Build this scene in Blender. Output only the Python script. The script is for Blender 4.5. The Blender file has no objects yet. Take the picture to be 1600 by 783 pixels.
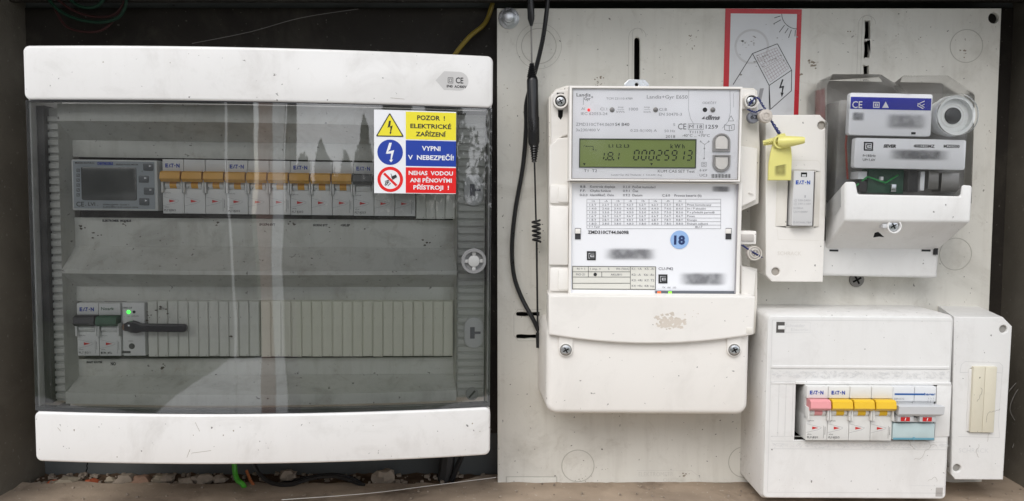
import bpy, bmesh, math, random
from mathutils import Matrix, Vector, noise
R = math.radians
random.seed(7)
SC = bpy.context.scene
COL = SC.collection
# ------------------------------------------------------------------ camera, world, light, exposure
DIST, FPX, PITCH = 0.72, 1200.0, R(3.8)
cam_d = bpy.data.cameras.new('camera'); cam = bpy.data.objects.new('camera', cam_d); COL.objects.link(cam)
cam.location = (0, -DIST, 0); cam.rotation_euler = (R(90) - PITCH, 0, 0)
cam_d.sensor_width = 36; cam_d.lens = 36 * FPX / 1600; cam_d.clip_start = .01; cam_d.clip_end = 500
SC.camera = cam
SUN_EL, SUN_AZ = 42, 24            # sun high behind the camera, a little to the left
w = bpy.data.worlds.new('World'); SC.world = w; w.use_nodes = True
nt = w.node_tree; bg = nt.nodes['Background']
sky = nt.nodes.new('ShaderNodeTexSky'); sky.sky_type = 'NISHITA'; sky.sun_disc = False
sky.sun_elevation = R(SUN_EL); sky.sun_rotation = R(180 + SUN_AZ)
sky.dust_density = 1.2; sky.air_density = 1.0; sky.ozone_density = .6
# broken bright cloud over the blue
wt = nt.nodes.new('ShaderNodeTexCoord'); wn = nt.nodes.new('ShaderNodeTexNoise'); wn.inputs['Scale'].default_value = 3.2; wn.inputs['Detail'].default_value = 7; wn.inputs['Roughness'].default_value = .55
nt.links.new(wt.outputs['Generated'], wn.inputs['Vector'])
wr = nt.nodes.new('ShaderNodeMapRange'); wr.inputs[1].default_value = .38; wr.inputs[2].default_value = .58; wr.inputs[3].default_value = .55; nt.links.new(wn.outputs['Fac'], wr.inputs[0])
wc = nt.nodes.new('ShaderNodeMapRange'); wc.inputs[1].default_value = .35; wc.inputs[2].default_value = .75; wc.inputs[3].default_value = 5.5; wc.inputs[4].default_value = 10.5; nt.links.new(wn.outputs['Fac'], wc.inputs[0])
wv = nt.nodes.new('ShaderNodeVectorMath'); wv.operation = 'SCALE'; wv.inputs[0].default_value = (.97, .985, 1.02); nt.links.new(wc.outputs[0], wv.inputs['Scale'])
wm = nt.nodes.new('ShaderNodeMix'); wm.data_type = 'RGBA'; nt.links.new(wr.outputs[0], wm.inputs[0]); nt.links.new(sky.outputs[0], wm.inputs[6]); nt.links.new(wv.outputs[0], wm.inputs[7])
nt.links.new(wm.outputs[2], bg.inputs[0]); bg.inputs[1].default_value = .13
sl = bpy.data.lights.new('sun', 'SUN'); sl.energy = 1.0; sl.angle = R(36); sl.color = (1, .965, .92)
so = bpy.data.objects.new('sun', sl); COL.objects.link(so)
sv = Vector((-math.sin(R(SUN_AZ)) * math.cos(R(SUN_EL)), -math.cos(R(SUN_AZ)) * math.cos(R(SUN_EL)), math.sin(R(SUN_EL))))
so.rotation_euler = sv.to_track_quat('Z', 'Y').to_euler()
SC.view_settings.view_transform = 'Standard'; SC.view_settings.look = 'None'
SC.view_settings.exposure = 0.66; SC.view_settings.gamma = 1
SC.render.engine = 'CYCLES'
SC.cycles.max_bounces = 10; SC.cycles.transparent_max_bounces = 16

# ------------------------------------------------------------------ frames: local millimetres, x right, z up, d towards the viewer
Rc = Matrix.Rotation(R(90) - PITCH, 4, 'X')
def ray(u, v):
    return (Rc @ Vector(((u - 800) / FPX, (391.5 - v) / FPX, -1))).normalized()
class Frame:
    def __init__(s, u, v, d, yaw=0, roll=0, bulge=0, half=200, xc=0):
        r = ray(u, v); t = (DIST - d / 1000) / r.y
        s.o = Vector((0, -DIST, 0)) + r * t
        s.rot = Matrix.Rotation(R(yaw), 4, 'Z') @ Matrix.Rotation(R(roll), 4, 'Y')
        s.M = Matrix.Translation(s.o) @ s.rot; s.I = s.M.inverted(); s.d0 = d
        s.bulge, s.half, s.xc = bulge, half, xc
    def B(s, x):
        return s.bulge * max(-.2, 1 - ((x - s.xc) / s.half) ** 2)
    def P(s, u, v, d=0, bend=False):
        o = s.I @ Vector((0, -DIST, 0)); r = s.I.to_3x3() @ ray(u, v)
        dd = d
        for _ in range(6 if bend else 1):
            t = (-dd / 1000 - o.y) / r.y; x = (o.x + r.x * t) * 1000; z = (o.z + r.z * t) * 1000
            if bend: dd = d + s.B(x)
        return x, z
    def rect(s, u0, v0, u1, v1, d=0, bend=False):       # pixel corners TL, BR -> x0,x1,z0,z1
        um, vm = (u0 + u1) / 2, (v0 + v1) / 2
        x0 = s.P(u0, vm, d, bend)[0]; x1 = s.P(u1, vm, d, bend)[0]
        z1 = s.P(um, v0, d, bend)[1]; z0 = s.P(um, v1, d, bend)[1]
        return x0, x1, z0, z1
W0 = Frame(800, 391.5, 0); W0.M = Matrix.Identity(4); W0.I = W0.M.copy(); W0.rot = W0.M.copy(); W0.o = Vector()

# ------------------------------------------------------------------ materials
MATS = {}
def mat(name, col, rough=.5, spec=.4, dirt=None, speck=0, var=.06, bump=0, bscale=900, metal=0, emit=None, scale=14, coat=0, speckcol=(.05, .04, .035), streak=None):
    if name in MATS: return MATS[name]
    m = bpy.data.materials.new(name); m.use_nodes = True; n = m.node_tree.nodes; L = m.node_tree.links
    p = n['Principled BSDF']; p.inputs['Roughness'].default_value = rough; p.inputs['Metallic'].default_value = metal
    p.inputs['Specular IOR Level'].default_value = spec; p.inputs['Coat Weight'].default_value = coat
    tc = n.new('ShaderNodeTexCoord')
    def nz(sc, det=4, ro=.55, dist=0):
        t = n.new('ShaderNodeTexNoise'); t.inputs['Scale'].default_value = sc; t.inputs['Detail'].default_value = det
        t.inputs['Roughness'].default_value = ro; t.inputs['Distortion'].default_value = dist
        L.new(tc.outputs['Object'], t.inputs['Vector']); return t.outputs['Fac']
    def ramp(src, a, b, v0=0, v1=1):
        r = n.new('ShaderNodeMapRange'); r.inputs[1].default_value = a; r.inputs[2].default_value = b
        r.inputs[3].default_value = v0; r.inputs[4].default_value = v1; L.new(src, r.inputs[0]); return r.outputs[0]
    def mix(f, a, b):
        x = n.new('ShaderNodeMix'); x.data_type = 'RGBA'
        L.new(f, x.inputs[0])
        if isinstance(a, tuple): x.inputs[6].default_value = (*a, 1)
        else: L.new(a, x.inputs[6])
        x.inputs[7].default_value = (*b, 1); return x.outputs[2]
    c = None
    if var: c = mix(ramp(nz(scale), .3, .7), tuple(min(1, k * (1 + var)) for k in col), tuple(k * (1 - var) for k in col))
    cur = c if c is not None else tuple(col)
    if dirt:
        dc, amt, ds = dirt
        cur = mix(ramp(nz(ds, 8, .68, .6), .52, .78, 0, amt), cur, dc)
    if streak:
        mp = n.new('ShaderNodeMapping'); mp.inputs['Scale'].default_value = (1, 1, .09); L.new(tc.outputs['Object'], mp.inputs[0])
        t = n.new('ShaderNodeTexNoise'); t.inputs['Scale'].default_value = 75; t.inputs['Detail'].default_value = 6; t.inputs['Roughness'].default_value = .65; L.new(mp.outputs[0], t.inputs['Vector'])
        cur = mix(ramp(t.outputs['Fac'], .5, .78, 0, streak), cur, (.22, .18, .13))
        cur = mix(ramp(nz(42, 7, .75, 1.6), .56, .70, 0, streak * 1.1), cur, (.26, .21, .15))
        cur = mix(ramp(nz(120, 5, .8, 2.5), .66, .74, 0, streak * 2.4), cur, (.20, .17, .13))
    if speck:
        cur = mix(ramp(nz(260, 3, .5), .735 - .05 * speck, .77 - .05 * speck, 0, .75), cur, speckcol)
    if isinstance(cur, tuple): p.inputs['Base Color'].default_value = (*cur, 1)
    else: L.new(cur, p.inputs['Base Color'])
    if bump:
        b = n.new('ShaderNodeBump'); b.inputs['Strength'].default_value = bump; b.inputs['Distance'].default_value = .0006
        L.new(nz(bscale, 3), b.inputs['Height']); L.new(b.outputs[0], p.inputs['Normal'])
    if rough > .12 and var:
        L.new(ramp(nz(scale * 3, 6), .3, .7, rough * .85, min(1, rough * 1.15)), p.inputs['Roughness'])
    if emit:
        p.inputs['Emission Color'].default_value = (*emit[:3], 1); p.inputs['Emission Strength'].default_value = emit[3]
    MATS[name] = m; return m
def glass(name, tint, gloss=.0, rough=.02, dust=.05, dustcol=(.6, .6, .58), ior=1.5, fine=.12, wave=0):
    if name in MATS: return MATS[name]
    m = bpy.data.materials.new(name); m.use_nodes = True; n = m.node_tree.nodes; L = m.node_tree.links
    n.remove(n['Principled BSDF']); out = n['Material Output']
    tr = n.new('ShaderNodeBsdfTransparent'); tr.inputs[0].default_value = (*tint, 1)
    gl = n.new('ShaderNodeBsdfGlossy'); gl.inputs['Roughness'].default_value = rough; gl.inputs[0].default_value = (1, 1, 1, 1)
    fr = n.new('ShaderNodeFresnel'); fr.inputs[0].default_value = ior
    mx = n.new('ShaderNodeMixShader'); ad = n.new('ShaderNodeMath'); ad.operation = 'ADD'; ad.inputs[1].default_value = gloss
    L.new(fr.outputs[0], ad.inputs[0]); L.new(ad.outputs[0], mx.inputs[0]); L.new(tr.outputs[0], mx.inputs[1]); L.new(gl.outputs[0], mx.inputs[2])
    df = n.new('ShaderNodeBsdfDiffuse'); df.inputs[0].default_value = (*dustcol, 1)
    tc = n.new('ShaderNodeTexCoord')
    def nz(sc, det, ro=.6, vec=None, dist=0):
        t = n.new('ShaderNodeTexNoise'); t.inputs['Scale'].default_value = sc; t.inputs['Detail'].default_value = det; t.inputs['Roughness'].default_value = ro
        t.inputs['Distortion'].default_value = dist
        L.new(vec or tc.outputs['Object'], t.inputs['Vector']); return t.outputs['Fac']
    def rg(s, a, b, c, d):
        r = n.new('ShaderNodeMapRange'); r.inputs[1].default_value = a; r.inputs[2].default_value = b
        r.inputs[3].default_value = c; r.inputs[4].default_value = d; L.new(s, r.inputs[0]); return r.outputs[0]
    mp = n.new('ShaderNodeMapping'); mp.inputs['Scale'].default_value = (1, 1, .12); mp.inputs['Rotation'].default_value = (0, .12, 0)
    L.new(tc.outputs['Object'], mp.inputs[0])
    if wave:
        mw = n.new('ShaderNodeMapping'); mw.inputs['Scale'].default_value = (1, 1, .45); L.new(tc.outputs['Object'], mw.inputs[0])
        bp = n.new('ShaderNodeBump'); bp.inputs['Strength'].default_value = 1; bp.inputs['Distance'].default_value = wave
        L.new(nz(16, 1.5, .4, mw.outputs[0]), bp.inputs['Height']); L.new(bp.outputs[0], gl.inputs['Normal'])
    s1 = rg(nz(9, 8, .7, None, .8), .42, .75, dust * .4, dust * 1.9)
    s2 = rg(nz(500, 2), .70, .75, 0, fine)
    s3 = rg(nz(60, 5, .6, mp.outputs[0]), .55, .75, 0, dust * .8)
    a = n.new('ShaderNodeMath'); a.operation = 'ADD'; L.new(s1, a.inputs[0]); L.new(s2, a.inputs[1])
    b = n.new('ShaderNodeMath'); b.operation = 'ADD'; L.new(a.outputs[0], b.inputs[0]); L.new(s3, b.inputs[1]); b.use_clamp = True
    m2 = n.new('ShaderNodeMixShader'); L.new(b.outputs[0], m2.inputs[0]); L.new(mx.outputs[0], m2.inputs[1]); L.new(df.outputs[0], m2.inputs[2])
    L.new(m2.outputs[0], out.inputs[0]); MATS[name] = m; return m
def soft(name, col, gain=1.0):
    """a blurred print: colour that fades out towards the edges of its own patch (Generated coordinates)"""
    m = bpy.data.materials.new(name); m.use_nodes = True; n = m.node_tree.nodes; L = m.node_tree.links
    p = n['Principled BSDF']; p.inputs['Base Color'].default_value = (*col, 1); p.inputs['Roughness'].default_value = .6
    tc = n.new('ShaderNodeTexCoord'); sx = n.new('ShaderNodeSeparateXYZ'); L.new(tc.outputs['Generated'], sx.inputs[0])
    def edge(o):
        a = n.new('ShaderNodeMath'); a.operation = 'SUBTRACT'; L.new(o, a.inputs[0]); a.inputs[1].default_value = .5
        b = n.new('ShaderNodeMath'); b.operation = 'ABSOLUTE'; L.new(a.outputs[0], b.inputs[0])
        r = n.new('ShaderNodeMapRange'); r.interpolation_type = 'SMOOTHSTEP'; r.inputs[1].default_value = .5; r.inputs[2].default_value = .22; L.new(b.outputs[0], r.inputs[0]); return r.outputs[0]
    e = n.new('ShaderNodeMath'); e.operation = 'MULTIPLY'; L.new(edge(sx.outputs[0]), e.inputs[0]); L.new(edge(sx.outputs[2]), e.inputs[1])
    t = n.new('ShaderNodeTexNoise'); t.inputs['Scale'].default_value = 170; t.inputs['Detail'].default_value = 1; L.new(tc.outputs['Object'], t.inputs['Vector'])
    r = n.new('ShaderNodeMapRange'); r.inputs[1].default_value = .25; r.inputs[2].default_value = .65; r.inputs[3].default_value = .65 * gain; r.inputs[4].default_value = gain; L.new(t.outputs['Fac'], r.inputs[0])
    e2 = n.new('ShaderNodeMath'); e2.operation = 'MULTIPLY'; e2.use_clamp = True; L.new(e.outputs[0], e2.inputs[0]); L.new(r.outputs[0], e2.inputs[1])
    L.new(e2.outputs[0], p.inputs['Alpha']); return m
GRIME = (.16, .13, .09)
m_white = mat('white_glossy_plastic', (.76, .75, .735), .14, .5, (GRIME, .22, 22), .35, .02, .02, streak=.05)
m_cream = mat('cream_plastic', (.81, .785, .745), .38, .45, (GRIME, .12, 20), .2, .015, .05)
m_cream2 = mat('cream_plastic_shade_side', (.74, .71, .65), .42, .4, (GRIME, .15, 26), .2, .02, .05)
m_abs = mat('white_abs_plastic', (.75, .745, .73), .45, .4, (GRIME, .16, 18), .3, .015, .12, streak=.07)
m_absb = mat('white_abs_plastic_dusty', (.72, .71, .69), .5, .35, (GRIME, .38, 24), .6, .03, .12, streak=.16)
m_panel = mat('grey_mounting_board', (.70, .685, .63), .55, .3, ((.20, .17, .12), .34, 13), 1.0, .05, .12, 300, streak=.17)
m_mark = mat('embossed_mark', (.47, .455, .41), .6, .3, None, 0, .1)
m_dark = mat('dark_steel_in_shade', (.026, .022, .018), .6, .35, ((.10, .09, .07), .5, 18), 1.0, .2, .5, 500, speckcol=(.16, .15, .13))  # dark steel colour, deepened for the unlit top of the niche
m_wall = mat('dark_grey_niche_wall', (.125, .112, .09), .7, .3, ((.20, .18, .15), .5, 18), 1.0, .2, .5, 500, speckcol=(.25, .22, .2))
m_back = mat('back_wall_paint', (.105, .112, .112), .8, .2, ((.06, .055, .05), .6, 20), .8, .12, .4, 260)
m_black = mat('black_rubber', (.012, .012, .013), .30, .5, None, 0, .1, .05)
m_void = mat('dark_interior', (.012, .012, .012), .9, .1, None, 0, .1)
m_inner = mat('grey_inner_cover', (.56, .56, .52), .55, .3, ((.14, .13, .10), .45, 26), .9, .05, .12, 300, streak=.32)
m_rib = mat('grey_ribbed_strip', (.46, .46, .43), .6, .3, ((.14, .13, .10), .45, 26), .5, .05, .1)
m_blankw = mat('pale_blanking_strip', (.62, .62, .57), .5, .35, ((.16, .13, .10), .35, 30), .5, .03, .05)
m_blankc = mat('cream_blanking_strip', (.64, .63, .535), .5, .35, ((.16, .13, .10), .2, 30), .3, .03, .05)
m_brk = mat('breaker_grey_white', (.66, .66, .65), .45, .4, (GRIME, .15, 40), .2, .02, .05)
m_brk2 = mat('breaker_white', (.70, .70, .68), .45, .4, (GRIME, .25, 40), .3, .02, .05)
m_orange = mat('orange_toggle', (.68, .34, .03), .45, .4, None, 0, .05)
m_yellowt = mat('yellow_toggle', (.75, .47, .02), .35, .45, None, 0, .05)
m_pink = mat('pink_toggle', (.72, .30, .31), .4, .4, None, 0, .05)
m_blackt = mat('black_toggle', (.018, .018, .022), .4, .4, None, 0, .05)
m_greent = mat('green_toggle', (.015, .09, .04), .4, .4, None, 0, .05)
m_greyt = mat('grey_toggle', (.58, .59, .60), .4, .4, None, 0, .03)
m_red = mat('red_plastic', (.55, .02, .02), .4, .4, None, 0, .05)
m_blue = mat('blue_ink', (.010, .04, .33), .5, .4, None, 0, 0)
m_ink = mat('black_ink', (.03, .03, .032), .6, .3, None, 0, 0)
m_ink2 = mat('grey_ink', (.30, .30, .31), .6, .3, None, 0, 0)
m_ink3 = mat('pale_grey_ink', (.46, .46, .47), .6, .3, None, 0, 0)
m_label = mat('white_paper_label', (.83, .84, .87), .35, .45, None, 0, .01)
m_lcd = mat('olive_lcd', (.255, .32, .11), .12, .5, None, 0, .04)
m_lcdoff = mat('dark_lcd', (.055, .060, .058), .15, .5, None, 0, .05)
m_steel = mat('zinc_steel', (.62, .64, .66), .28, .5, ((.12, .09, .06), .4, 90), 0, .08, .1, 500, metal=1)
m_steeld = mat('dull_steel', (.25, .24, .23), .4, .5, None, 0, .08, metal=1)
m_conc = mat('concrete_ledge', (.34, .27, .205), .85, .2, ((.06, .04, .028), .85, 14), 1.2, .25, .9, 160, speckcol=(.5, .45, .38))
m_stone = mat('rubble_stone', (.30, .25, .20), .9, .2, ((.10, .07, .05), .6, 60), .6, .25, .8, 200, scale=40)
m_stone2 = mat('pale_rubble', (.34, .29, .22), .9, .2, ((.12, .09, .07), .6, 60), .6, .25, .8, 200, scale=40)
m_brick = mat('brick_rubble', (.40, .10, .045), .9, .2, ((.15, .08, .05), .6, 60), .4, .25, .8, 200, scale=40)
m_soil = mat('dark_soil', (.10, .065, .042), .95, .1, ((.16, .12, .09), .7, 60), 1.0, .3, 1, 200, speckcol=(.35, .3, .24))
m_sy = mat('sign_yellow', (.80, .70, .03), .3, .5, None, 0, 0); m_sb = mat('sign_blue', (.012, .045, .33), .3, .5, None, 0, 0)
m_sr = mat('sign_red', (.72, .012, .012), .3, .5, None, 0, 0); m_sw = mat('sign_white', (.78, .79, .81), .3, .5, None, 0, 0)
m_glass = glass('smoked_door', (.88, .895, .90), .07, .02, .030, wave=.00045)
m_clear = glass('clear_polycarbonate', (.985, .985, .98), .0, .07, .035, ior=1.38, dustcol=(.62, .61, .58), fine=.05)
m_teal = glass('teal_window', (.40, .66, .70), .05, .08, .25, (.25, .55, .62), fine=0)
m_lens = glass('clear_lens', (.985, .985, .99), .0, .05, .01, (.7, .7, .7), fine=.02, ior=1.3)
m_pcb = mat('green_circuit_board', (.018, .075, .045), .5, .4, None, 0, .2, scale=60)

# ------------------------------------------------------------------ mesh building (all in frame millimetres)
def rr(x0, x1, z0, z1, r=0, nx=1, k=4):
    """bottom chain (left to right) and top chain (left to right), same x in both"""
    r = max(0, min(r, (x1 - x0) / 2 - 1e-4, (z1 - z0) / 2 - 1e-4)); bot, top = [], []
    if r > 0:
        for i in range(k + 1):
            a = math.pi / 2 * i / k; x = x0 + r - r * math.cos(a); e = r - r * math.sin(a)
            bot.append((x, z0 + e)); top.append((x, z1 - e))
    else: bot.append((x0, z0)); top.append((x0, z1))
    xa, xb = x0 + r, x1 - r
    for i in range(1, nx):
        x = xa + (xb - xa) * i / nx; bot.append((x, z0)); top.append((x, z1))
    if r > 0:
        for i in range(k + 1):
            a = math.pi / 2 * (k - i) / k; x = x1 - r + r * math.cos(a); e = r - r * math.sin(a)
            bot.append((x, z0 + e)); top.append((x, z1 - e))
    else: bot.append((x1, z0)); top.append((x1, z1))
    return bot, top
class MB:
    def __init__(s): s.v = []; s.f = []; s.bend = None
    def add(s, vs, fs):
        b = len(s.v)
        if s.bend: vs = [(x, z, d + s.bend(x)) for x, z, d in vs]
        s.v += vs; s.f += [tuple(i + b for i in f) for f in fs]; return s
    def block(s, x0, x1, z0, z1, d0, d1, r=0, b=.6, nx=1, dl=0, dr=0, dt=0, db=0, k=4, bs=2):
        """rounded box from depth d0 (back) to d1 (front); dl/dr/dt/db: how far the back flares out"""
        levels = [((x0 - dl, x1 + dr, z0 - db, z1 + dt), r, d0)]
        if b > 0:
            for i in range(bs + 1):
                a = math.pi / 2 * i / bs; o = b * (1 - math.cos(a)); levels.append(((x0 + o, x1 - o, z0 + o, z1 - o), max(r - o, 0) if r > 0 else 0, d1 - b + b * math.sin(a)))
        else: levels.append(((x0, x1, z0, z1), r, d1))
        vs, fs = [], []; n = None
        for (a, c, e, g), rad, d in levels:
            if r > 0: rad = max(rad, .05)
            bo, to = rr(a, c, e, g, rad, nx, k); n = len(bo)
            vs += [(x, z, d) for x, z in bo] + [(x, z, d) for x, z in reversed(to)]
        N = 2 * n
        for l in range(len(levels) - 1):
            for i in range(N):
                j = (i + 1) % N; fs.append((l * N + i, l * N + j, (l + 1) * N + j, (l + 1) * N + i))
        o = (len(levels) - 1) * N
        for i in range(n - 1): fs.append((o + i, o + i + 1, o + N - 2 - i, o + N - 1 - i))
        for i in range(n - 1): fs.append((i + 1, i, N - 1 - i, N - 2 - i))
        return s.add(vs, fs)
    def plate(s, outer, holes, d0, d1, b=0):
        """any outline with holes, from depth d0 to d1, edges rounded by b"""
        c = bpy.data.curves.new('t', 'CURVE'); c.dimensions = '2D'; c.fill_mode = 'BOTH'
        h = (d1 - d0) / 2; b = min(b, h * .9)
        c.extrude = max(h - b, 0); c.bevel_depth = b; c.offset = -b; c.bevel_resolution = 1
        for pts in [outer] + list(holes):
            sp = c.splines.new('POLY'); sp.points.add(len(pts) - 1); sp.use_cyclic_u = True
            for i, (x, z) in enumerate(pts): sp.points[i].co = (x, z, 0, 1)
        o = bpy.data.objects.new('t', c); m = o.to_mesh()
        s.add([(v.co.x, v.co.y, (d0 + d1) / 2 + v.co.z) for v in m.vertices], [tuple(p.vertices) for p in m.polygons])
        o.to_mesh_clear(); bpy.data.objects.remove(o); bpy.data.curves.remove(c); return s
    def frame(s, O, I, d0, d1, b=.5):
        """rectangular frame: outer and inner rectangle as (x0,x1,z0,z1)"""
        def c(R_, o): x0, x1, z0, z1 = R_; return [(x0 + o, z0 + o), (x1 - o, z0 + o), (x1 - o, z1 - o), (x0 + o, z1 - o)]
        L = [(c(O, 0), d0), (c(O, 0), d1 - b), (c(O, b * .3), d1 - b * .3), (c(O, b), d1), (c(I, -b), d1), (c(I, -b * .3), d1 - b * .3), (c(I, 0), d1 - b), (c(I, 0), d0)]
        return s.loft([[(x, z, d) for x, z in q] for q, d in L], cap=False)
    def bevel(s, w, seg=2, ang=25):
        bm = bmesh.new(); V = [bm.verts.new(v) for v in s.v]
        for f in s.f:
            try: bm.faces.new([V[i] for i in f])
            except ValueError: pass
        bmesh.ops.remove_doubles(bm, verts=bm.verts, dist=1e-4); bm.normal_update()
        E_ = [e for e in bm.edges if len(e.link_faces) == 2 and e.calc_face_angle(0) > R(ang)]
        bmesh.ops.bevel(bm, geom=E_, offset=w, segments=seg, affect='EDGES', profile=.5, clamp_overlap=True)
        bm.verts.index_update(); s.v = [tuple(v.co) for v in bm.verts]; s.f = [tuple(v.index for v in f.verts) for f in bm.faces]; bm.free(); return s
    def cyl(s, x, z, r, d0, d1, seg=24, b=.3, r0=None, cap=True):
        r0 = r if r0 is None else r0
        L = [(r0, d0), (r, d1 - b), (r - b * .3, d1 - b * .3), (r - b, d1)] if b > 0 else [(r0, d0), (r, d1)]
        vs, fs = [], []
        for rad, d in L: vs += [(x + rad * math.cos(6.28318 * i / seg), z + rad * math.sin(6.28318 * i / seg), d) for i in range(seg)]
        for l in range(len(L) - 1):
            for i in range(seg): j = (i + 1) % seg; fs.append((l * seg + i, l * seg + j, (l + 1) * seg + j, (l + 1) * seg + i))
        if cap: fs.append(tuple((len(L) - 1) * seg + i for i in range(seg)))
        return s.add(vs, fs)
    def ring(s, x, z, r0, r1, d, h=0, seg=32, sx=1):
        if h <= 0:
            vs = [(x + rad * sx * math.cos(6.28318 * i / seg), z + rad * math.sin(6.28318 * i / seg), d) for rad in (r1, r0) for i in range(seg)]
            return s.add(vs, [(i, (i + 1) % seg, seg + (i + 1) % seg, seg + i) for i in range(seg)])
        prof = [(r0, d - h), (r0 + .15 * (r1 - r0), d), (r1 - .15 * (r1 - r0), d), (r1, d - h)]; vs, fs = [], []
        for rad, dd in prof: vs += [(x + rad * sx * math.cos(6.28318 * i / seg), z + rad * math.sin(6.28318 * i / seg), dd) for i in range(seg)]
        for l in range(3):
            for i in range(seg): j = (i + 1) % seg; fs.append((l * seg + j, l * seg + i, (l + 1) * seg + i, (l + 1) * seg + j))
        return s.add(vs, fs)
    def disc(s, x, z, r, d, seg=28): return s.add([(x + r * math.cos(6.28318 * i / seg), z + r * math.sin(6.28318 * i / seg), d) for i in range(seg)], [tuple(range(seg))])
    def rect(s, x0, x1, z0, z1, d, nx=1):
        vs = []; fs = []
        for i in range(nx + 1): x = x0 + (x1 - x0) * i / nx; vs += [(x, z0, d), (x, z1, d)]
        for i in range(nx): fs.append((2 * i, 2 * i + 2, 2 * i + 3, 2 * i + 1))
        return s.add(vs, fs)
    def poly(s, pts, d):
        ar = sum(pts[i][0] * pts[(i + 1) % len(pts)][1] - pts[(i + 1) % len(pts)][0] * pts[i][1] for i in range(len(pts)))
        if ar < 0: pts = pts[::-1]
        return s.add([(x, z, d) for x, z in pts], [tuple(range(len(pts)))])
    def line(s, a, b, wd, d):
        dx, dz = b[0] - a[0], b[1] - a[1]; l = math.hypot(dx, dz) or 1; nx, nz = -dz / l * wd / 2, dx / l * wd / 2
        return s.poly([(a[0] - nx, a[1] - nz), (b[0] - nx, b[1] - nz), (b[0] + nx, b[1] + nz), (a[0] + nx, a[1] + nz)], d)
    def lines(s, pts, wd, d, closed=False):
        for i in range(len(pts) - (0 if closed else 1)): s.line(pts[i], pts[(i + 1) % len(pts)], wd, d)
        return s
    def loft(s, levels, cap=True, capback=False):
        """levels: lists of (x,z,d), same count, counter-clockwise from the front, back level first"""
        vs, fs = [], []; N = len(levels[0])
        for l in levels: vs += l
        for l in range(len(levels) - 1):
            for i in range(N): j = (i + 1) % N; fs.append((l * N + i, l * N + j, (l + 1) * N + j, (l + 1) * N + i))
        if cap: fs.append(tuple((len(levels) - 1) * N + i for i in range(N)))
        if capback: fs.append(tuple(reversed(range(N))))
        return s.add(vs, fs)
    def tube(s, pts, r, seg=8, close=True):
        """pts (x,z,d), r number or list"""
        P = [Vector(p) for p in pts]; vs, fs = [], []; n = len(P); up = None
        for i, p in enumerate(P):
            t = (P[min(i + 1, n - 1)] - P[max(i - 1, 0)]).normalized()
            if up is None: up = t.cross(Vector((0.13, .21, 1))).normalized()
            up = (up - t * up.dot(t)).normalized(); q = t.cross(up); rad = r[i] if isinstance(r, (list, tuple)) else r
            for k in range(seg): a = 6.28318 * k / seg; vs.append(tuple(p + up * rad * math.cos(a) + q * rad * math.sin(a)))
        for i in range(n - 1):
            for k in range(seg): j = (k + 1) % seg; fs.append((i * seg + k, (i + 1) * seg + k, (i + 1) * seg + j, i * seg + j))
        if close: fs.append(tuple(range(seg))); fs.append(tuple(reversed(range((n - 1) * seg, n * seg))))
        return s.add(vs, fs)
    def text(s, t, x0, x1, zc, cap, d, bold=0, rot=0, shear=0):
        c = bpy.data.curves.new('t', 'FONT'); c.body = t; c.size = 1; c.offset = bold; c.shear = shear; c.resolution_u = 2
        o = bpy.data.objects.new('t', c); m = o.to_mesh(); pv = [v.co.copy() for v in m.vertices]; pf = [tuple(p.vertices) for p in m.polygons]
        o.to_mesh_clear(); bpy.data.objects.remove(o); bpy.data.curves.remove(c)
        if not pv: return s
        a = min(v.x for v in pv); b = max(v.x for v in pv); k = (x1 - x0) / max(b - a, 1e-3); kz = cap / .70
        vs = []
        for v in pv:
            x = (v.x - a) * k - (x1 - x0) / 2; z = (v.y - .34) * kz
            if rot: x, z = x * math.cos(rot) - z * math.sin(rot), x * math.sin(rot) + z * math.cos(rot)
            vs.append(((x0 + x1) / 2 + x, zc + z, d))
        return s.add(vs, pf)
class Pen:
    """prints on a plane d of a frame, positions given where they are seen"""
    def __init__(s, f, d, bend=False):
        s.f, s.d, s.bd = f, d, bend; s.m = MB(); s.k = None
        if bend: s.m.bend = f.B
    def p(s, u, v): return s.f.P(u, v, s.d, s.bd)
    def mm(s, px, u=1000, v=300): a = s.p(u, v); b = s.p(u + px, v); return abs(b[0] - a[0])
    def t(s, t, u0, u1, v, h, bold=0, **k):
        a = s.p(u0, v); b = s.p(u1, v); s.m.text(t, a[0], b[0], (a[1] + b[1]) / 2, s.mm(h, u0, v), s.d, bold, **k); return s
    def r(s, u0, v0, u1, v1, nx=1): s.m.rect(*s.f.rect(u0, v0, u1, v1, s.d, s.bd), s.d, nx); return s
    def box(s, u0, v0, u1, v1, w=1):
        s.r(u0, v0, u1, v0 + w); s.r(u0, v1 - w, u1, v1); s.r(u0, v0 + w, u0 + w, v1 - w); s.r(u1 - w, v0 + w, u1, v1 - w); return s
    def l(s, pts, w=1, closed=False): s.m.lines([s.p(*q) for q in pts], s.mm(w), s.d, closed); return s
    def poly(s, pts): s.m.poly([s.p(*q) for q in pts], s.d); return s
    def c(s, u, v, r, r0=None, sx=1):
        x, z = s.p(u, v)
        if r0 is None: s.m.disc(x, z, s.mm(r, u, v), s.d)
        else: s.m.ring(x, z, s.mm(r0, u, v), s.mm(r, u, v), s.d, 0, 32, sx)
        return s
def mesh_obj(name, f, mb, m, parent=None, org=(0, 0, 0), smooth=True, ang=35):
    me = bpy.data.meshes.new(name); ox, oz, od = org
    me.from_pydata([((x - ox) / 1000, -(d - od) / 1000, (z - oz) / 1000) for x, z, d in mb.v], [], mb.f)
    me.materials.append(m)
    if smooth: me.shade_smooth(); me.set_sharp_from_angle(angle=R(ang))
    me.update(); o = bpy.data.objects.new(name, me); COL.objects.link(o)
    if parent: o.parent = parent
    else: o.matrix_world = f.M @ Matrix.Translation(Vector((ox, -od, oz)) / 1000)
    return o
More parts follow.
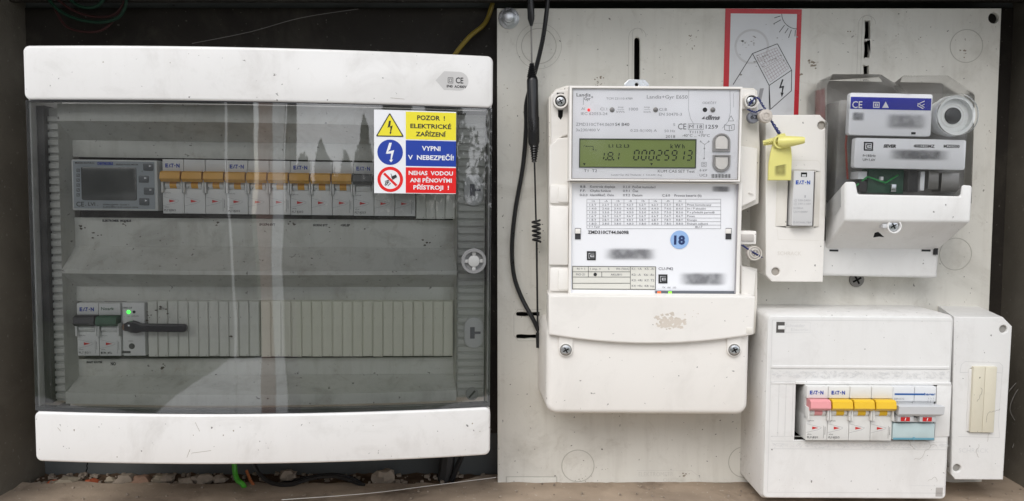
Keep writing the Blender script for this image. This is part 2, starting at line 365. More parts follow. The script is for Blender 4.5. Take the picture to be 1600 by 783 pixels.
def tag(o, label=None, cat=None, group=None, kind=None):
    if label: o['label'] = label
    if cat: o['category'] = cat
    if group: o['group'] = group
    if kind: o['kind'] = kind
    return o
class Thing:
    def __init__(s, name, label, cat, f, u=None, v=None, d=0, group=None, xz=None):
        s.f = f; x, z = xz if xz else (f.P(u, v, d) if u is not None else (0, 0)); s.org = (x, z, d)
        s.e = bpy.data.objects.new(name, None); COL.objects.link(s.e); s.e.empty_display_size = .01
        s.e.matrix_world = f.M @ Matrix.Translation(Vector((x, -d, z)) / 1000)
        tag(s.e, label, cat, group)
    def part(s, name, mb, m, parent=None, label=None, kind=None, **k):
        if isinstance(mb, Pen): mb = mb.m
        o = mesh_obj(name, s.f, mb, m, parent or s.e, s.org, **k)
        if label: o['label'] = label
        if kind: o['kind'] = kind
        return o
def struct(name, f, mb, m, **k): return tag(mesh_obj(name, f, mb, m, **k), kind='structure')
def circ(x, z, r, n=20): return [(x + r * math.cos(6.28318 * i / n), z + r * math.sin(6.28318 * i / n)) for i in range(n)]
def slot(x, z0, z1, w, n=8, jag=0):
    pts = [(x + w / 2 * math.cos(math.pi * i / n), z1 - w / 2 + w / 2 * math.sin(math.pi * i / n)) for i in range(n + 1)]
    pts += [(x - w / 2 * math.cos(math.pi * i / n), z0 + w / 2 - w / 2 * math.sin(math.pi * i / n)) for i in range(n + 1)]
    return pts
def screw(t, x, z, d, r=4.5, dark=False, name='screw'):
    """pan head screw with a cross recess"""
    m = m_steeld if dark else m_steel
    a = MB(); a.cyl(x, z, r, d, d + 1.6, 24, .8); h = t.part(name, a, m)
    b = MB()
    for q in (.5, .5 + math.pi / 2):
        cx, sz = math.cos(q), math.sin(q); b.line((x - cx * r * .62, z - sz * r * .62), (x + cx * r * .62, z + sz * r * .62), r * .26, d + 1.62 + (0.05 if q > 1 else 0))
    t.part('cross_recess', b, m_void, h); return h

# ------------------------------------------------------------------ the setting
X_L, X_R, Z_T, Z_B, D_BK = -468, 482, 222, -274, -34
b = MB(); b.rect(X_L - 40, X_R + 60, Z_B - 30, Z_T + 60, D_BK); struct('back_wall', W0, b, m_back)
b = MB(); b.block(X_L - 30, X_L, Z_B - 40, Z_T + 60, D_BK + .5, 100, 0, 1); struct('niche_side_wall', W0, b, m_wall)
b = MB(); b.block(X_R, X_R + 30, Z_B - 40, Z_T + 60, D_BK + .5, 100, 0, 1); struct('niche_side_wall', W0, b, m_wall)
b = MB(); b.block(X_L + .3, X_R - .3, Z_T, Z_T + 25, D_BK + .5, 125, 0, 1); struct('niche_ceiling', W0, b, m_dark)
# edge trim along the top; sheet coloured near-black for the unlit niche back
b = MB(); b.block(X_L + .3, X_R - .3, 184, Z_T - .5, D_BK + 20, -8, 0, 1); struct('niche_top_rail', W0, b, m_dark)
b = MB(); b.block(X_L + .3, X_R - .3, -232, 183.5, D_BK + .3, D_BK + 3, 0, .5); struct('niche_shade_sheet', W0, b, m_dark)
# floor: soil with an uneven surface, then the concrete ledge in front
def ground(x0, x1, d0, d1, z, nx, nd, amp, sc, edge=None):
    b = MB(); vs = []; fs = []
    for j in range(nd + 1):
        for i in range(nx + 1):
            x = x0 + (x1 - x0) * i / nx; d = d0 + (d1 - d0) * j / nd
            if j == 0 and edge: d += edge(x)
            h = noise.fractal(Vector((x * sc, d * sc, 3.3)), 1, 2, 4) * amp
            vs.append((x, z + h, d))
    for j in range(nd):
        for i in range(nx): a = j * (nx + 1) + i; fs.append((a, a + nx + 1, a + nx + 2, a + 1))
    return b.add(vs, fs)
struct('soil_floor', W0, ground(X_L, X_R, D_BK, 60, Z_B - 1, 240, 30, 2.2, .12), m_soil)
led = ground(X_L, X_R, 2, 300, Z_B + 3.5, 160, 60, 1.4, .05, lambda x: 3 * noise.noise(Vector((x * .03, 0, 0))) + (-22 if x > -60 else 0) * min(1, max(0, (x + 60) / 30)))
n0 = 161
led.add([(v[0], v[1] - 12, v[2] - 1) for v in led.v[:n0]], []); base = len(led.v) - n0
led.f += [(i, i + 1, base + i + 1, base + i) for i in range(n0 - 1)]
struct('concrete_ledge', W0, led, m_conc)
# outdoors behind the photographer: what the door and the plastics mirror
m_ground = mat('pale_paving', (.38, .375, .36), .9, .1, None, 0, .12, scale=.6)
m_hedge = mat('hedge_leaves', (.045, .06, .03), .8, .2, None, 0, .5, scale=3)
m_bark = mat('tree_bark', (.10, .08, .06), .9, .1)
m_wallp = mat('dark_shed_boards', (.045, .04, .038), .8, .2, None, 0, .2, scale=2)
m_rose = mat('rose_render', (.42, .27, .22), .8, .2, None, 0, .1, scale=2)
m_post = mat('white_post', (.8, .8, .79), .6, .2, None, 0, .05, scale=2)
m_lawn = mat('dull_lawn', (.055, .07, .035), .9, .1, None, 0, .3, scale=1.5)
b = MB(); b.add([(-60000, -1500, 250), (60000, -1500, 250), (60000, -1500, 4700), (-60000, -1500, 4700)], [(0, 1, 2, 3)]); struct('paving', W0, b, m_ground)
b = MB(); b.add([(-60000, -1504, 4600), (60000, -1504, 4600), (60000, -1504, 90000), (-60000, -1504, 90000)], [(0, 1, 2, 3)]); struct('ground', W0, b, m_lawn)
b = MB(); b.add([(-2550, -1498, 4690), (-2100, -1498, 6900), (-1350, -1498, 6900), (-900, -1498, 4690)], [(0, 1, 2, 3)]); struct('path', W0, b, mat('white_slab', (.75, .75, .73), .8, .1, None, 0, .05, scale=1))

# ------------------------------------------------------------------ mounting panel
t = Thing('mounting_panel', 'large pale grey mounting board carrying the meters, stained and slotted', 'panel', W0, 1170, 766, 0)
f = W0
xl, xr, zt, zb = f.P(777, 400)[0], f.P(1565, 15)[0], f.P(1170, 13)[1], f.P(1100, 766)[1]
def zp(u, v): return f.P(u, v)
holes = []
x, z = zp(1553, 28); holes.append(circ(x, z, 5))
x, z1 = zp(996, 58); _, z0 = zp(996, 135); holes.append([(px + random.uniform(-.35, .35), pz) for px, pz in slot(x, z0, z1, 5)])
x, z1 = zp(1356, 32); _, z0 = zp(1354, 126); zz = [z1, z1 - 17, z1 - 18.5, z1 - 34, z1 - 41, z0]
for a, c in ((zz[1], zz[0]), (zz[3], zz[2]), (z0, zz[4])): holes.append([(x - 2.5, a), (x - .5, a + .6), (x + 2.4, a - .2), (x + 2.8, a + 4), (x + 2.2, c), (x - .5, c - .5), (x - 2.7, c + .3), (x - 2.1, (a + c) / 2)])
for v in (491, 526):
    x0, z = zp(806, v); x1, _ = zp(843, v)
    holes.append([(x0 + 1, z - 2), (x0 + 8, z - 2.3), (x0 + 14, z - 1.7), (x1, z - 2.1), (x1, z + 2), (x0 + 12, z + 1.6), (x0 + 5, z + 2.1), (x0 + 1, z + 1.8), (x0, z)])
nx0, nz1 = zp(791, 745); nx1, _ = zp(870, 745)
outer = [(xl, zb), (nx0, zb), (nx0, zb + .6), (nx1, zb + .6), (nx1, zb), (xr, zb), (xr, zt), (xl, zt)]
b = MB(); b.plate([(xl, zb), (xr, zb), (xr, zt), (xl, zt)], holes, -5, 0, .6); t.part('board', b, m_panel)
b = MB()
for u, v, r in ((842, 72, 16), (1510, 72, 15), (903, 728, 15.5), (1493, 397, 15), (1163, 722, 15), (1010, 100, 0)):
    if r: x, z = zp(u, v); b = MB(); b.ring(x, z, r - .35, r + .35, .3, .3, 40); t.part('knockout_ring', b, m_mark)
x, z = zp(842, 72); b = MB(); b.ring(x, z, 20.6, 21, .2, .2, 48); t.part('knockout_ring', b, m_mark)
b = MB()
for u, v0, v1 in ((996, 44, 135), (1355, 24, 126)):
    x, z1 = zp(u, v0); z0 = zp(u, v1)[1]
    for w in (9, 16): b = MB(); b.lines(slot(x, z0 - 20, z1, w), .35, .12); t.part('slot_outline', b, m_mark)
b = MB()
x0, z = zp(803, 508); b.lines([(x0 + 26, z + 15), (x0 + 4, z + 15), (x0, z + 10), (x0, z - 10), (x0 + 4, z - 15), (x0 + 26, z - 15)], .4, .12)
t.part('slot_outline', b, m_mark)
b = MB(); b.lines([(nx0, zb), (nx0, nz1), (nx1, nz1), (nx1, zb)], .7, .15); t.part('notch_outline', b, m_mark)
q = Pen(f, .1); q.t('ELEKTROMETR', 998, 1052, 741, 7); q.t('OLCZ', 1036, 1060, 750, 6); q.l([(995, 735), (1080, 735), (1092, 744), (1096, 752)], .6); t.part('embossed_lettering', q, mat('embossed_faint', (.60, .585, .54), .6, .3))
b = MB(); b.block(nx0 + .8, nx1 - .8, zb + .8, nz1 - .8, -.5, .5, 0, .3); t.part('notch_cover', b, m_panel)
# stains and scratches of their own shape on the board
b = MB(); rs = random.Random(3)
def scribble(b, x, z, n, st, wd, d):
    a = rs.uniform(0, 6.28); pts = [(x, z)]
    for _ in range(n): a += rs.uniform(-.9, .9); pts.append((pts[-1][0] + st * math.cos(a), pts[-1][1] + st * math.sin(a)))
    b.lines(pts, wd, d)
def blot(b, x, z, r, d, n=11, sx=1.0):
    b.poly([(x + sx * r * rs.uniform(.45, 1.1) * math.cos(6.28 * i / n), z + r * rs.uniform(.45, 1.1) * math.sin(6.28 * i / n)) for i in range(n)], d)
for u, v, n, r in ((1080, 60, 7, 1.2), (1075, 72, 5, 1), (935, 127, 9, 1.6), (940, 131, 5, 1), (953, 62, 1, 1), (787, 140, 4, .8), (790, 165, 3, .7), (1269, 97, 8, 2), (1275, 100, 6, 1.6), (1254, 117, 2, 1.8), (1330, 50, 6, 1.1), (1433, 62, 4, .9), (1403, 55, 3, .8), (910, 745, 5, 1.2), (925, 735, 4, 1), (947, 729, 2, .8), (1070, 742, 6, 1.3), (905, 757, 4, .9), (820, 757, 3, .8), (1508, 85, 5, 1.6), (1512, 60, 4, .9), (1040, 700, 2, .5), (815, 705, 4, .5), (1390, 470, 3, .7), (1510, 470, 3, .8), (1535, 290, 3, .7), (1548, 205, 4, .8)):
    x, z = zp(u, v)
    for _ in range(n): blot(b, x + rs.gauss(0, 2.4), z + rs.gauss(0, 2.2), r * rs.uniform(.2, .75), .06 + .01 * rs.random(), 9, rs.uniform(.5, 1.8))
t.part('dirt_spot', b, mat('brown_dirt', (.27, .23, .18), .9, .1, None, 0, .1), kind='stuff')
# bolt
x, z = zp(795, 29); bt = Thing('hex_bolt', 'zinc hex bolt with washer in the top left corner of the grey board', 'bolt', W0, 795, 29, 0)
b = MB(); b.cyl(x, z, 9.6, .1, 1.8, 32, .5); bt.part('washer', b, m_steel)
b = MB(); b.cyl(x, z, 7.4, 1.9, 5.6, 6, .8); b.v = [(x + (a - x) * math.cos(.3) - (c - z) * math.sin(.3), z + (a - x) * math.sin(.3) + (c - z) * math.cos(.3), d) for a, c, d in b.v]; bt.part('hexagon_head', b, m_steel)
b = MB(); b.cyl(x, z, 5.2, 5.5, 8.6, 20, 1); bt.part('stud_end', b, m_steel)
x, z = zp(1338, 437); bt = Thing('panel_screw', 'dull round screw half hidden below the clear-covered meter', 'screw', W0, 1338, 437, 0); screw(bt, x, z, .2, 7, True, 'screw_head')

# ------------------------------------------------------------------ solar warning sticker
F = Frame(1192, 96, 0, 0, .5); t = Thing('solar_sticker', 'red bordered white sticker with a house, sun and solar panels drawn on it', 'sticker', F, 1192, 96, 0)
b = MB(); b.rect(*F.rect(1131, 14, 1250, 194, .3), .3); t.part('red_border', b, mat('red_sticker', (.50, .008, .018), .3, .5, ((.25, .02, .03), .4, 40), 0, .04))
b = MB(); b.rect(*F.rect(1139.5, 21.5, 1242.5, 194, .4), .4); t.part('white_field', b, mat('white_sticker', (.63, .64, .66), .18, .5, ((.45, .44, .42), .5, 20), .2, .03))
q = Pen(F, .5); q.k = 1
def up(zx, zy): return 1120 + zx / 4.12, zy / 4.12
q.l([up(105, 545), up(230, 345), up(390, 282), up(482, 452), up(480, 585), up(345, 705), up(337, 550), up(230, 345)], 1.1)
q.l([up(337, 550), up(482, 452)], 1.1); q.l([up(337, 550), up(338, 710)], 1.1)
q.l([up(418, 90)] + [up(518 - 100 * math.cos(a), 90 + 97 * math.sin(a)) for a in [i * math.pi / 16 for i in range(9)]], .9)
for a, c in (((410, 103), (370, 116)), ((412, 128), (364, 155)), ((436, 162), (402, 208)), ((460, 182), (438, 214)), ((480, 192), (462, 244)), ((506, 194), (503, 234))): q.l([up(*a), up(*c)], 1)
q.poly([up(278, 570), up(303, 568), up(285, 635), up(264, 640)]) if False else None
q.poly([up(420, 510), up(430, 512), up(414, 556), up(434, 552), up(424, 598), up(431, 597), up(418, 626), up(410, 595), up(417, 597), up(421, 565), up(400, 570)])
t.part('house_drawing', q, m_ink)
q = Pen(F, .47)
def lerp2(A, B, C, D, s, r): return up(*[(1 - r) * ((1 - s) * A[i] + s * B[i]) + r * ((1 - s) * C[i] + s * D[i]) for i in (0, 1)])
for lo, hi in ((0, .47), (.53, 1)):
    for i in range(5):
        r_ = lo + (hi - lo) * i / 4; q.l([lerp2((252, 360), (384, 308), (345, 528), (462, 440), 0, r_), lerp2((252, 360), (384, 308), (345, 528), (462, 440), 1, r_)], .5)
    for i in range(9): q.l([lerp2((252, 360), (384, 308), (345, 528), (462, 440), i / 8, lo), lerp2((252, 360), (384, 308), (345, 528), (462, 440), i / 8, hi)], .5)
t.part('solar_grid_drawing', q, mat('rose_grey_ink', (.30, .22, .24), .5, .3))
q = Pen(F, .44); q.poly([up(278, 570), up(303, 568), up(285, 650), up(262, 650)]); t.part('shadow_bar_drawing', q, m_ink2)
q = Pen(F, .45); q.m.bend = None
x, z = F.P(*up(225, 300), .45); q.m.ring(x, z, 14, 16, .45, 0, 40); t.part('raised_circle', q, mat('sticker_crease', (.50, .50, .51), .3, .5))
b = MB(); rs = random.Random(11)
for zx, zy, n in ((210, 270, 16), (300, 370, 10), (470, 240, 5), (410, 400, 6), (180, 490, 2), (270, 400, 5)):
    x, z = F.P(*up(zx, zy), .5)
    for _ in range(n): blot(b, x + rs.gauss(0, 5), z + rs.gauss(0, 2.2), rs.uniform(.2, .9), .52, 8, 1.7)
t.part('scuff', b, mat('scuff_grey', (.28, .27, .26), .5, .3), kind='stuff')

# ------------------------------------------------------------------ electricity meter (tall cream one)
F = Frame(1020, 400, 0, 0, .35)
t = Thing('electricity_meter', 'tall cream electricity meter with green display reading 00025913', 'meter', F, 1015, 655, 0)
def pts(f, d, *uv): return [f.P(u, v, d) for u, v in uv]
def rect_pl(x0, x1, z0, z1): return [(x0, z0), (x1, z0), (x1, z1), (x0, z1)]
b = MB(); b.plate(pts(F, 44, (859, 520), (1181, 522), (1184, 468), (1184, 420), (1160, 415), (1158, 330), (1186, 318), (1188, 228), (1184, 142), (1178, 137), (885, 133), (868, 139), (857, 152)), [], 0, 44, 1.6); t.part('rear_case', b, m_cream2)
b = MB(); b.plate(pts(F, 50, (857, 470), (892, 470), (892, 214), (871, 216), (858, 228)), [], 43, 50, 1.2)
t.part('side_flange', b, m_cream); b = MB(); b.plate(pts(F, 50, (861, 148), (870, 140), (893, 138), (893, 172), (890, 210), (880, 213), (861, 226)), [], 40, 47, 1.2)
t.part('side_flange', b, m_cream); b = MB(); b.plate(pts(F, 49, (1157, 138), (1180, 141), (1182, 168), (1157, 171)), [], 43, 49, 1)
t.part('side_flange', b, m_cream); b = MB(); b.plate(pts(F, 50, (1157, 228), (1184, 232), (1182, 312), (1157, 324)), [], 43, 50, 1)
t.part('side_flange', b, m_cream); b = MB(); b.plate(pts(F, 49, (1158, 415), (1181, 424), (1179, 462), (1158, 462)), [], 43, 49, 1)
t.part('side_flange', b, m_cream)
b = MB()
for v0, v1 in ((289, 318), (418, 455)):
    b.block(*F.rect(859, v0, 889, v1, 53), 49.5, 53, 2, .8); b.block(*F.rect(872, v0 + 3, 888, v1 - 2, 54), 52, 54, 1, .6)
b.block(*F.rect(858, 322, 888, 414, 54), 49, 54, 1, .8)
t.part('clip_tab', b, m_cream)
# screw pockets
for u, v in ((876, 158), (1174, 158)):
    x, z = F.P(u, v, 52); b = MB(); b.ring(x, z, 4.6, 6.6, 53.5, 5, 32); rg = t.part('screw_pocket', b, m_cream)
    b = MB(); b.disc(x, z, 4.7, 50.2); t.part('pocket_shadow_gap', b, m_void, rg); screw(t, x, z, 50.4, 3.9)
b = MB(); b.plate(slot(*F.P(876, 180, 47), 0, 1)[:3] if False else pts(F, 47.3, (872, 172), (880, 172), (879, 182), (876, 187), (872, 182)), [], 46.9, 47.3); b.plate(pts(F, 47.3, (870, 145), (881, 145), (881, 148), (870, 148)), [], 46.9, 47.3); t.part('keyhole', b, m_void)
# upper window frame and label
b = MB(); b.frame(F.rect(889, 134.5, 1159, 283.5, 66), F.rect(893.5, 138.5, 1155.5, 280.5, 66), 44, 66, .9); t.part('window_frame', b, m_cream)
b = MB(); b.frame(F.rect(893, 138, 1156, 281, 64.5), F.rect(894.5, 139.5, 1154.5, 279.5, 64.5), 63.2, 64.5, .1); t.part('frame_groove', b, mat('frame_grey', (.42, .39, .36), .5, .4))
b = MB(); b.rect(*F.rect(894, 138, 1156, 281, 63), 63); t.part('upper_label', b, mat('meter_label_white', (.88, .885, .91), .3, .5, None, 0, .01))
d = 63.15
def z3(zx, zy): return 870 + zx / 4.606, 120 + zy / 4.606
q = Pen(F, d)
def T(q, s, x0, x1, y, h, bold=0, **k):
    a = z3(x0, y); c = z3(x1, y); q.t(s, a[0], c[0], a[1], h / 4.606, bold, **k)
T(q, 'Landis', 142, 243, 130, 24, .012); T(q, 'Gyr', 197, 243, 158, 22, .012); T(q, '+', 246, 262, 147, 22, .01); q.l([z3(192, 148), z3(191, 202)], .5)
T(q, '1259', 1072, 1160, 360, 27, .012); T(q, 'CE', 872, 932, 358, 42, .004); T(q, 'dlms', 1070, 1175, 293, 30, .045, shear=.25)
T(q, 'S4 B40', 420, 522, 343, 22, .006); T(q, 'T1  T2', 196, 290, 676, 20); T(q, 'KUM CAS SET Test', 727, 992, 680, 20); T(q, '2018', 783, 852, 430, 20); T(q, '-40°C ... +70°C', 902, 1100, 423, 19); T(q, '6 kV', 1028, 1082, 672, 18); T(q, 'UC3', 1028, 1082, 709, 18)
T(q, 'T11132', 952, 1054, 398, 18); T(q, 'M 18', 953, 1047, 359, 26)
q.m.ring(*F.P(*z3(1060, 632), d), .0, .0001, d) if False else None
q.box(*z3(945, 338), *z3(1056, 381), .5); q.box(*z3(1042, 614), *z3(1077, 648), .5); q.box(*z3(1051, 623), *z3(1068, 639), .5)
q.l([z3(1234, 318), z3(1254, 280), z3(1273, 318)], .6, True); q.l([z3(1207, 345), z3(1241, 352), z3(1277, 343), z3(1277, 382), z3(1241, 390), z3(1207, 382)], .7, True); q.l([z3(1241, 352), z3(1241, 390)], .7); q.l([z3(1259, 356), z3(1259, 376)], .9)
q.l([z3(1036, 468), z3(1063, 488), z3(1092, 468)], .5); q.l([z3(1063, 488), z3(1061, 590)], .4)
for a in ((1035, 466), (1093, 466), (1062, 516), (1060, 588)): q.c(*z3(*a), 1.2, .6)
q.poly([z3(1042, 305), z3(1052, 292), z3(1064, 285), z3(1064, 305)])
t.part('label_print', q, mat('label_print_grey', (.16, .16, .17), .6, .3, None, 0, 0))
q = Pen(F, d)
T(q, 'Landis+Gyr E650', 648, 942, 145, 25, .004); T(q, 'ZMD310CT44.0609', 138, 412, 343, 22); T(q, '3x230/400 V', 138, 310, 383, 20); T(q, '0.25-5(100) A', 530, 720, 387, 18); T(q, '50 Hz', 775, 852, 390, 18); T(q, '5', 838, 852, 345, 20)
T(q, 'TCM 221/10-4789', 356, 545, 157, 15); T(q, 'Al', 176, 202, 230, 19); T(q, 'Cl.1', 312, 362, 232, 20); T(q, 'IEC 62053-24', 174, 364, 266, 20); T(q, '1000', 520, 585, 233, 21); T(q, 'Cl.B', 736, 793, 235, 20); T(q, 'EN 50470-3', 736, 900, 270, 21)
T(q, 'imp', 442, 480, 218, 12); T(q, 'kWh', 430, 488, 252, 14); T(q, 'imp', 630, 670, 218, 12); T(q, 'kvarh', 626, 676, 252, 14); q.l([z3(436, 236), z3(486, 236)], .4); q.l([z3(628, 236), z3(674, 236)], .4)
T(q, 'ODEČET', 1048, 1150, 188, 16); T(q, 'Landis+Gyr AG Theilerstr. 1  CH-6301 Zug', 392, 756, 706, 12)
q.l([z3(950, 100), z3(948, 240), z3(962, 300), z3(990, 350)], .5); q.l([z3(1246, 100), z3(1250, 250), z3(1235, 320), z3(1190, 372)], .5); q.l([z3(1272, 220), z3(1272, 120)], .4)
t.part('faint_label_print', q, mat('label_print_faint', (.33, .33, .35), .6, .3, None, 0, 0))
q = Pen(F, d)
for i in range(30):
    a = z3(1112 + i * 4.7, 700); c = z3(1112 + i * 4.7 + (1.4, 2.9, 2.1, 1.1, 3.1)[i * 7 % 5], 728); q.r(*a, *c)
t.part('barcode', q, m_ink)
q = Pen(F, d)
q.c(*z3(1066, 238), 3.6); t.part('optical_port_dark', q, m_ink)
for a in ((398, 238), (711, 238), (1123, 238)):
    x, z = F.P(*z3(*a), d); b = MB(); b.cyl(x, z, 2.1, d, d + .8, 18, .5); t.part('sensor_lens', b, m_steeld)
x, z = F.P(*z3(230, 239), d); b = MB(); b.cyl(x, z, 1.3, d, d + .9, 16, .7); t.part('red_led', b, mat('red_led', (.8, .02, .02), .3, .5, None, 0, 0, emit=(1, .03, .03, .35)))
# display
b = MB(); b.frame(F.rect(905, 216.8, 1088, 262.4, 64), F.rect(906.5, 218.5, 1086.5, 261, 64), 63, 64.2, .2); lf = t.part('display_bezel', b, mat('bezel_olive', (.06, .075, .05), .4, .4))
b = MB(); b.rect(*F.rect(906, 218, 1087, 261.3, 63.4), 63.4); dsp = t.part('display', b, m_lcd)
SEG = {'0': 'abcdef', '1': 'bc', '2': 'abged', '3': 'abgcd', '5': 'afgcd', '8': 'abcdefg', '9': 'abcdfg', '.': ''}
def seg7(b, ch, x, z, w, h, d, th, sl=.13):
    S = lambda p: (p[0] + (p[1] - z) * sl, p[1]); g = th * .55
    L = {'a': ((x + g, z + h), (x + w - g, z + h)), 'g': ((x + g, z + h / 2), (x + w - g, z + h / 2)), 'd': ((x + g, z), (x + w - g, z)),
         'f': ((x, z + h / 2 + g), (x, z + h - g)), 'b': ((x + w, z + h / 2 + g), (x + w, z + h - g)), 'e': ((x, z + g), (x, z + h / 2 - g)), 'c': ((x + w, z + g), (x + w, z + h / 2 - g))}
    for s_ in SEG[ch]: b.line(S(L[s_][0]), S(L[s_][1]), th, d)
b = MB(); dd = 63.55
xa, za = F.P(*z3(552, 598), dd); xb, zb2 = F.P(*z3(975, 532), dd); st = (xb - xa) / 7.75
for i, ch in enumerate('00025913'): seg7(b, ch, xa + i * st, za, st * .6, zb2 - za, dd, 1.05)
xa, za = F.P(*z3(320, 598), dd); xb, zb2 = F.P(*z3(420, 545), dd)
for ch, o in (('1', -1.0), ('8', 5.2), ('1', 11.6)): seg7(b, ch, xa + o - (0 if ch == '8' else 1), za, 3.9, zb2 - za, dd, .9)
for o in (4.0, 10.4): b.disc(xa + o, za + .2, .7, dd)
q = Pen(F, dd); q.m = b
T(q, 'L1 L2 L3', 373, 522, 498, 22, .02); T(q, 'k W h', 818, 920, 500, 30, .02); q.l([z3(205, 500), z3(262, 501), z3(262, 528)], .8); T(q, 'P', 194, 203, 498, 12); T(q, 'Q', 274, 286, 528, 12)
for a in (198, 682): q.poly([z3(a - 10, 622), z3(a + 10, 622), z3(a, 640)])
q.poly([z3(206, 500), z3(214, 495), z3(214, 505)]); q.poly([z3(256, 522), z3(268, 522), z3(262, 532)])
t.part('display_digits', b, mat('lcd_segments', (.012, .018, .01), .4, .4, None, 0, 0), dsp)
# two push buttons, D shaped
for a, c, flip in ((207.5, 237, 1), (242, 270, -1)):
    x0, x1, z0, z1 = F.rect(1113.5, a, 1141, c, 64); xm = (x0 + x1) / 2; hw = (x1 - x0) / 2
    def dsh(o):
        h = hw - o; zc, ze = (z1 - hw, z0 + o) if flip > 0 else (z0 + hw, z1 - o)
        arc = [(xm + h * math.cos(math.pi * i / 12), zc + flip * h * .93 * math.sin(math.pi * i / 12)) for i in range(13)]
        P_ = arc + [(xm - h, ze), (xm + h, ze)]
        return P_ if flip > 0 else P_[::-1]
    b = MB(); b.plate(dsh(0), [dsh(1.6)], 63.1, 65, .4); rg = t.part('button_surround', b, mat('button_grey', (.38, .37, .36), .4, .4))
    b = MB(); b.plate(dsh(2.0), [], 63.1, 64.8, .7); t.part('push_button', b, m_cream)
b = MB(); b.rect(*F.rect(891, 136, 1157.5, 282, 65.2), 65.2); t.part('clear_window', b, m_lens)
# middle: frame, label, tables
b = MB(); b.frame(F.rect(889, 284.5, 1158, 461, 58), F.rect(893, 287, 1152.5, 459, 58), 44, 58, .8); t.part('lower_window_frame', b, m_cream)
b = MB(); b.rect(*F.rect(892, 286, 1150, 459.5, 54), 54)
t.part('lower_label', b, m_label)
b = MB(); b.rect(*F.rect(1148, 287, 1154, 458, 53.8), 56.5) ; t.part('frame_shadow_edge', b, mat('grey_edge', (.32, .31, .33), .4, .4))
b = MB(); b.rect(*F.rect(894, 416, 1024, 453, 54.2), 54.2); t.part('tariff_card', b, mat('ivory_card', (.70, .69, .63), .5, .3, None, 0, .02))
b = MB(); b.block(*F.rect(1024, 454.5, 1150, 459.5, 55), 53.9, 56, 0, .3); strip = t.part('status_strip', b, mat('slate_strip', (.12, .13, .15), .4, .4))
for u, c in ((1030, (1, .12, .02)), (1047, (.25, .9, .05))):
    b = MB(); b.rect(*F.rect(u - 2.6, 455.6, u + 2.6, 458.8, 56.1), 56.1); t.part('status_led', b, mat('led_%d' % u, c, .4, .4, None, 0, 0, emit=(*c, .7)), strip)
def z4(zx, zy): return 870 + zx / 3.915, 270 + zy / 3.915
q = Pen(F, 54.35)
def T4(q, s, x0, x1, y, h, bold=0):
    a = z4(x0, y); c = z4(x1, y); q.t(s, a[0], c[0], a[1], h / 3.915, bold)
for s, a, c, y in (('8.8.', 143, 180, 85), ('Kontrola displeje', 204, 357, 85), ('0.1.0  Počet kumulací', 405, 605, 87), ('F.F.', 143, 177, 110), ('Chyba funkce', 204, 330, 110), ('0.9.1  Čas', 405, 498, 111), ('0.0.0', 141, 188, 136), ('Identifikač. číslo', 204, 350, 136), ('0.9.2  Datum', 405, 523, 137), ('C.6.0    Provoz baterie (h)', 645, 885, 139)): T4(q, s, a, c, y, 14, .004)
rows = [162, 185, 208, 231, 254, 277, 299, 320, 342]; cols = [184, 262, 335, 411, 488, 564, 641, 714, 789, 1003]
for y in rows: q.l([z4(184, y), z4(1003, y)], .4)
for x in cols: q.l([z4(x, 162), z4(x, 342 if x in (184, 1003) else 320)], .4)
hd = ['+A', '-A', '+R', '-R', '+Ri', '+Rc', '-Ri', '-Rc']
for i in range(8):
    T4(q, hd[i], cols[i] + 28, cols[i] + 50, 173, 9)
    for j, s in enumerate(('%d.2.T', '%d.4.0', '%d.5.0', '%d.6.T', '%d.8.T', '%d.8.0')): T4(q, s % (i + 1), cols[i] + 16, cols[i] + 58, 196 + 23 * j, 11)
for j, (s, l) in enumerate((('Pmax kumulovaný', 945), ('Im / P aktuální', 912), ('P v předešlé periodě', 965), ('Pmax', 845), ('Energie', 858), ('Energie celková', 925))): T4(q, s, 798, l, 196 + 23 * j, 11)
T4(q, 'T = Tarif', 196, 262, 331, 11); T4(q, 'BU-7', 848, 890, 331, 12); T4(q, 'TX   RX   CD', 645, 730, 702, 9); T4(q, 'CU-P42', 622, 712, 587, 17, .004)
for a, s in ((588, 'K1: +A   K5: -Ri'), (624, 'K2: -A   K6: -Rc'), (658, 'K3: +Ri  K7: T2'), (692, 'K4: +Rc  K8: mp')): T4(q, s, 459, 596, a, 13)
T4(q, 'N = 1', 124, 172, 587, 13); T4(q, '1 imp. =', 205, 268, 588, 13); T4(q, '5', 313, 322, 588, 13); T4(q, 'Wh (VArh)', 362, 444, 588, 13); T4(q, 'MO-21', 118, 172, 622, 13); T4(q, 'AKU8V1', 330, 398, 623, 13)
t.part('label_table_print', q, mat('table_print', (.13, .13, .15), .6, .3, None, 0, 0))
q = Pen(F, 54.4)
T4(q, 'ZMD310CT44.0609B', 190, 440, 364, 19, .022)
q.box(*z4(95, 572), *z4(606, 714), .9)
q.l([z4(95, 606), z4(450, 606)], .7); q.l([z4(95, 638), z4(450, 638)], .7); q.l([z4(95, 676), z4(450, 676)], .7); q.l([z4(450, 574), z4(450, 712)], .7); q.l([z4(193, 574), z4(193, 638)], .7); q.l([z4(275, 606), z4(275, 638)], .7)
q.c(*z4(235, 622), 2.7)
for x0, y0 in ((184, 480), (622, 622)):
    q.box(*z4(x0, y0), *z4(x0 + 55, y0 + 55), 2.6)
    q.l([z4(x0 + 44, y0 + 17), z4(x0 + 17, y0 + 17), z4(x0 + 17, y0 + 40), z4(x0 + 44, y0 + 40)], 1.8); q.l([z4(x0 + 26, y0 + 28), z4(x0 + 42, y0 + 28)], 1.4)
t.part('bold_label_print', q, m_ink)
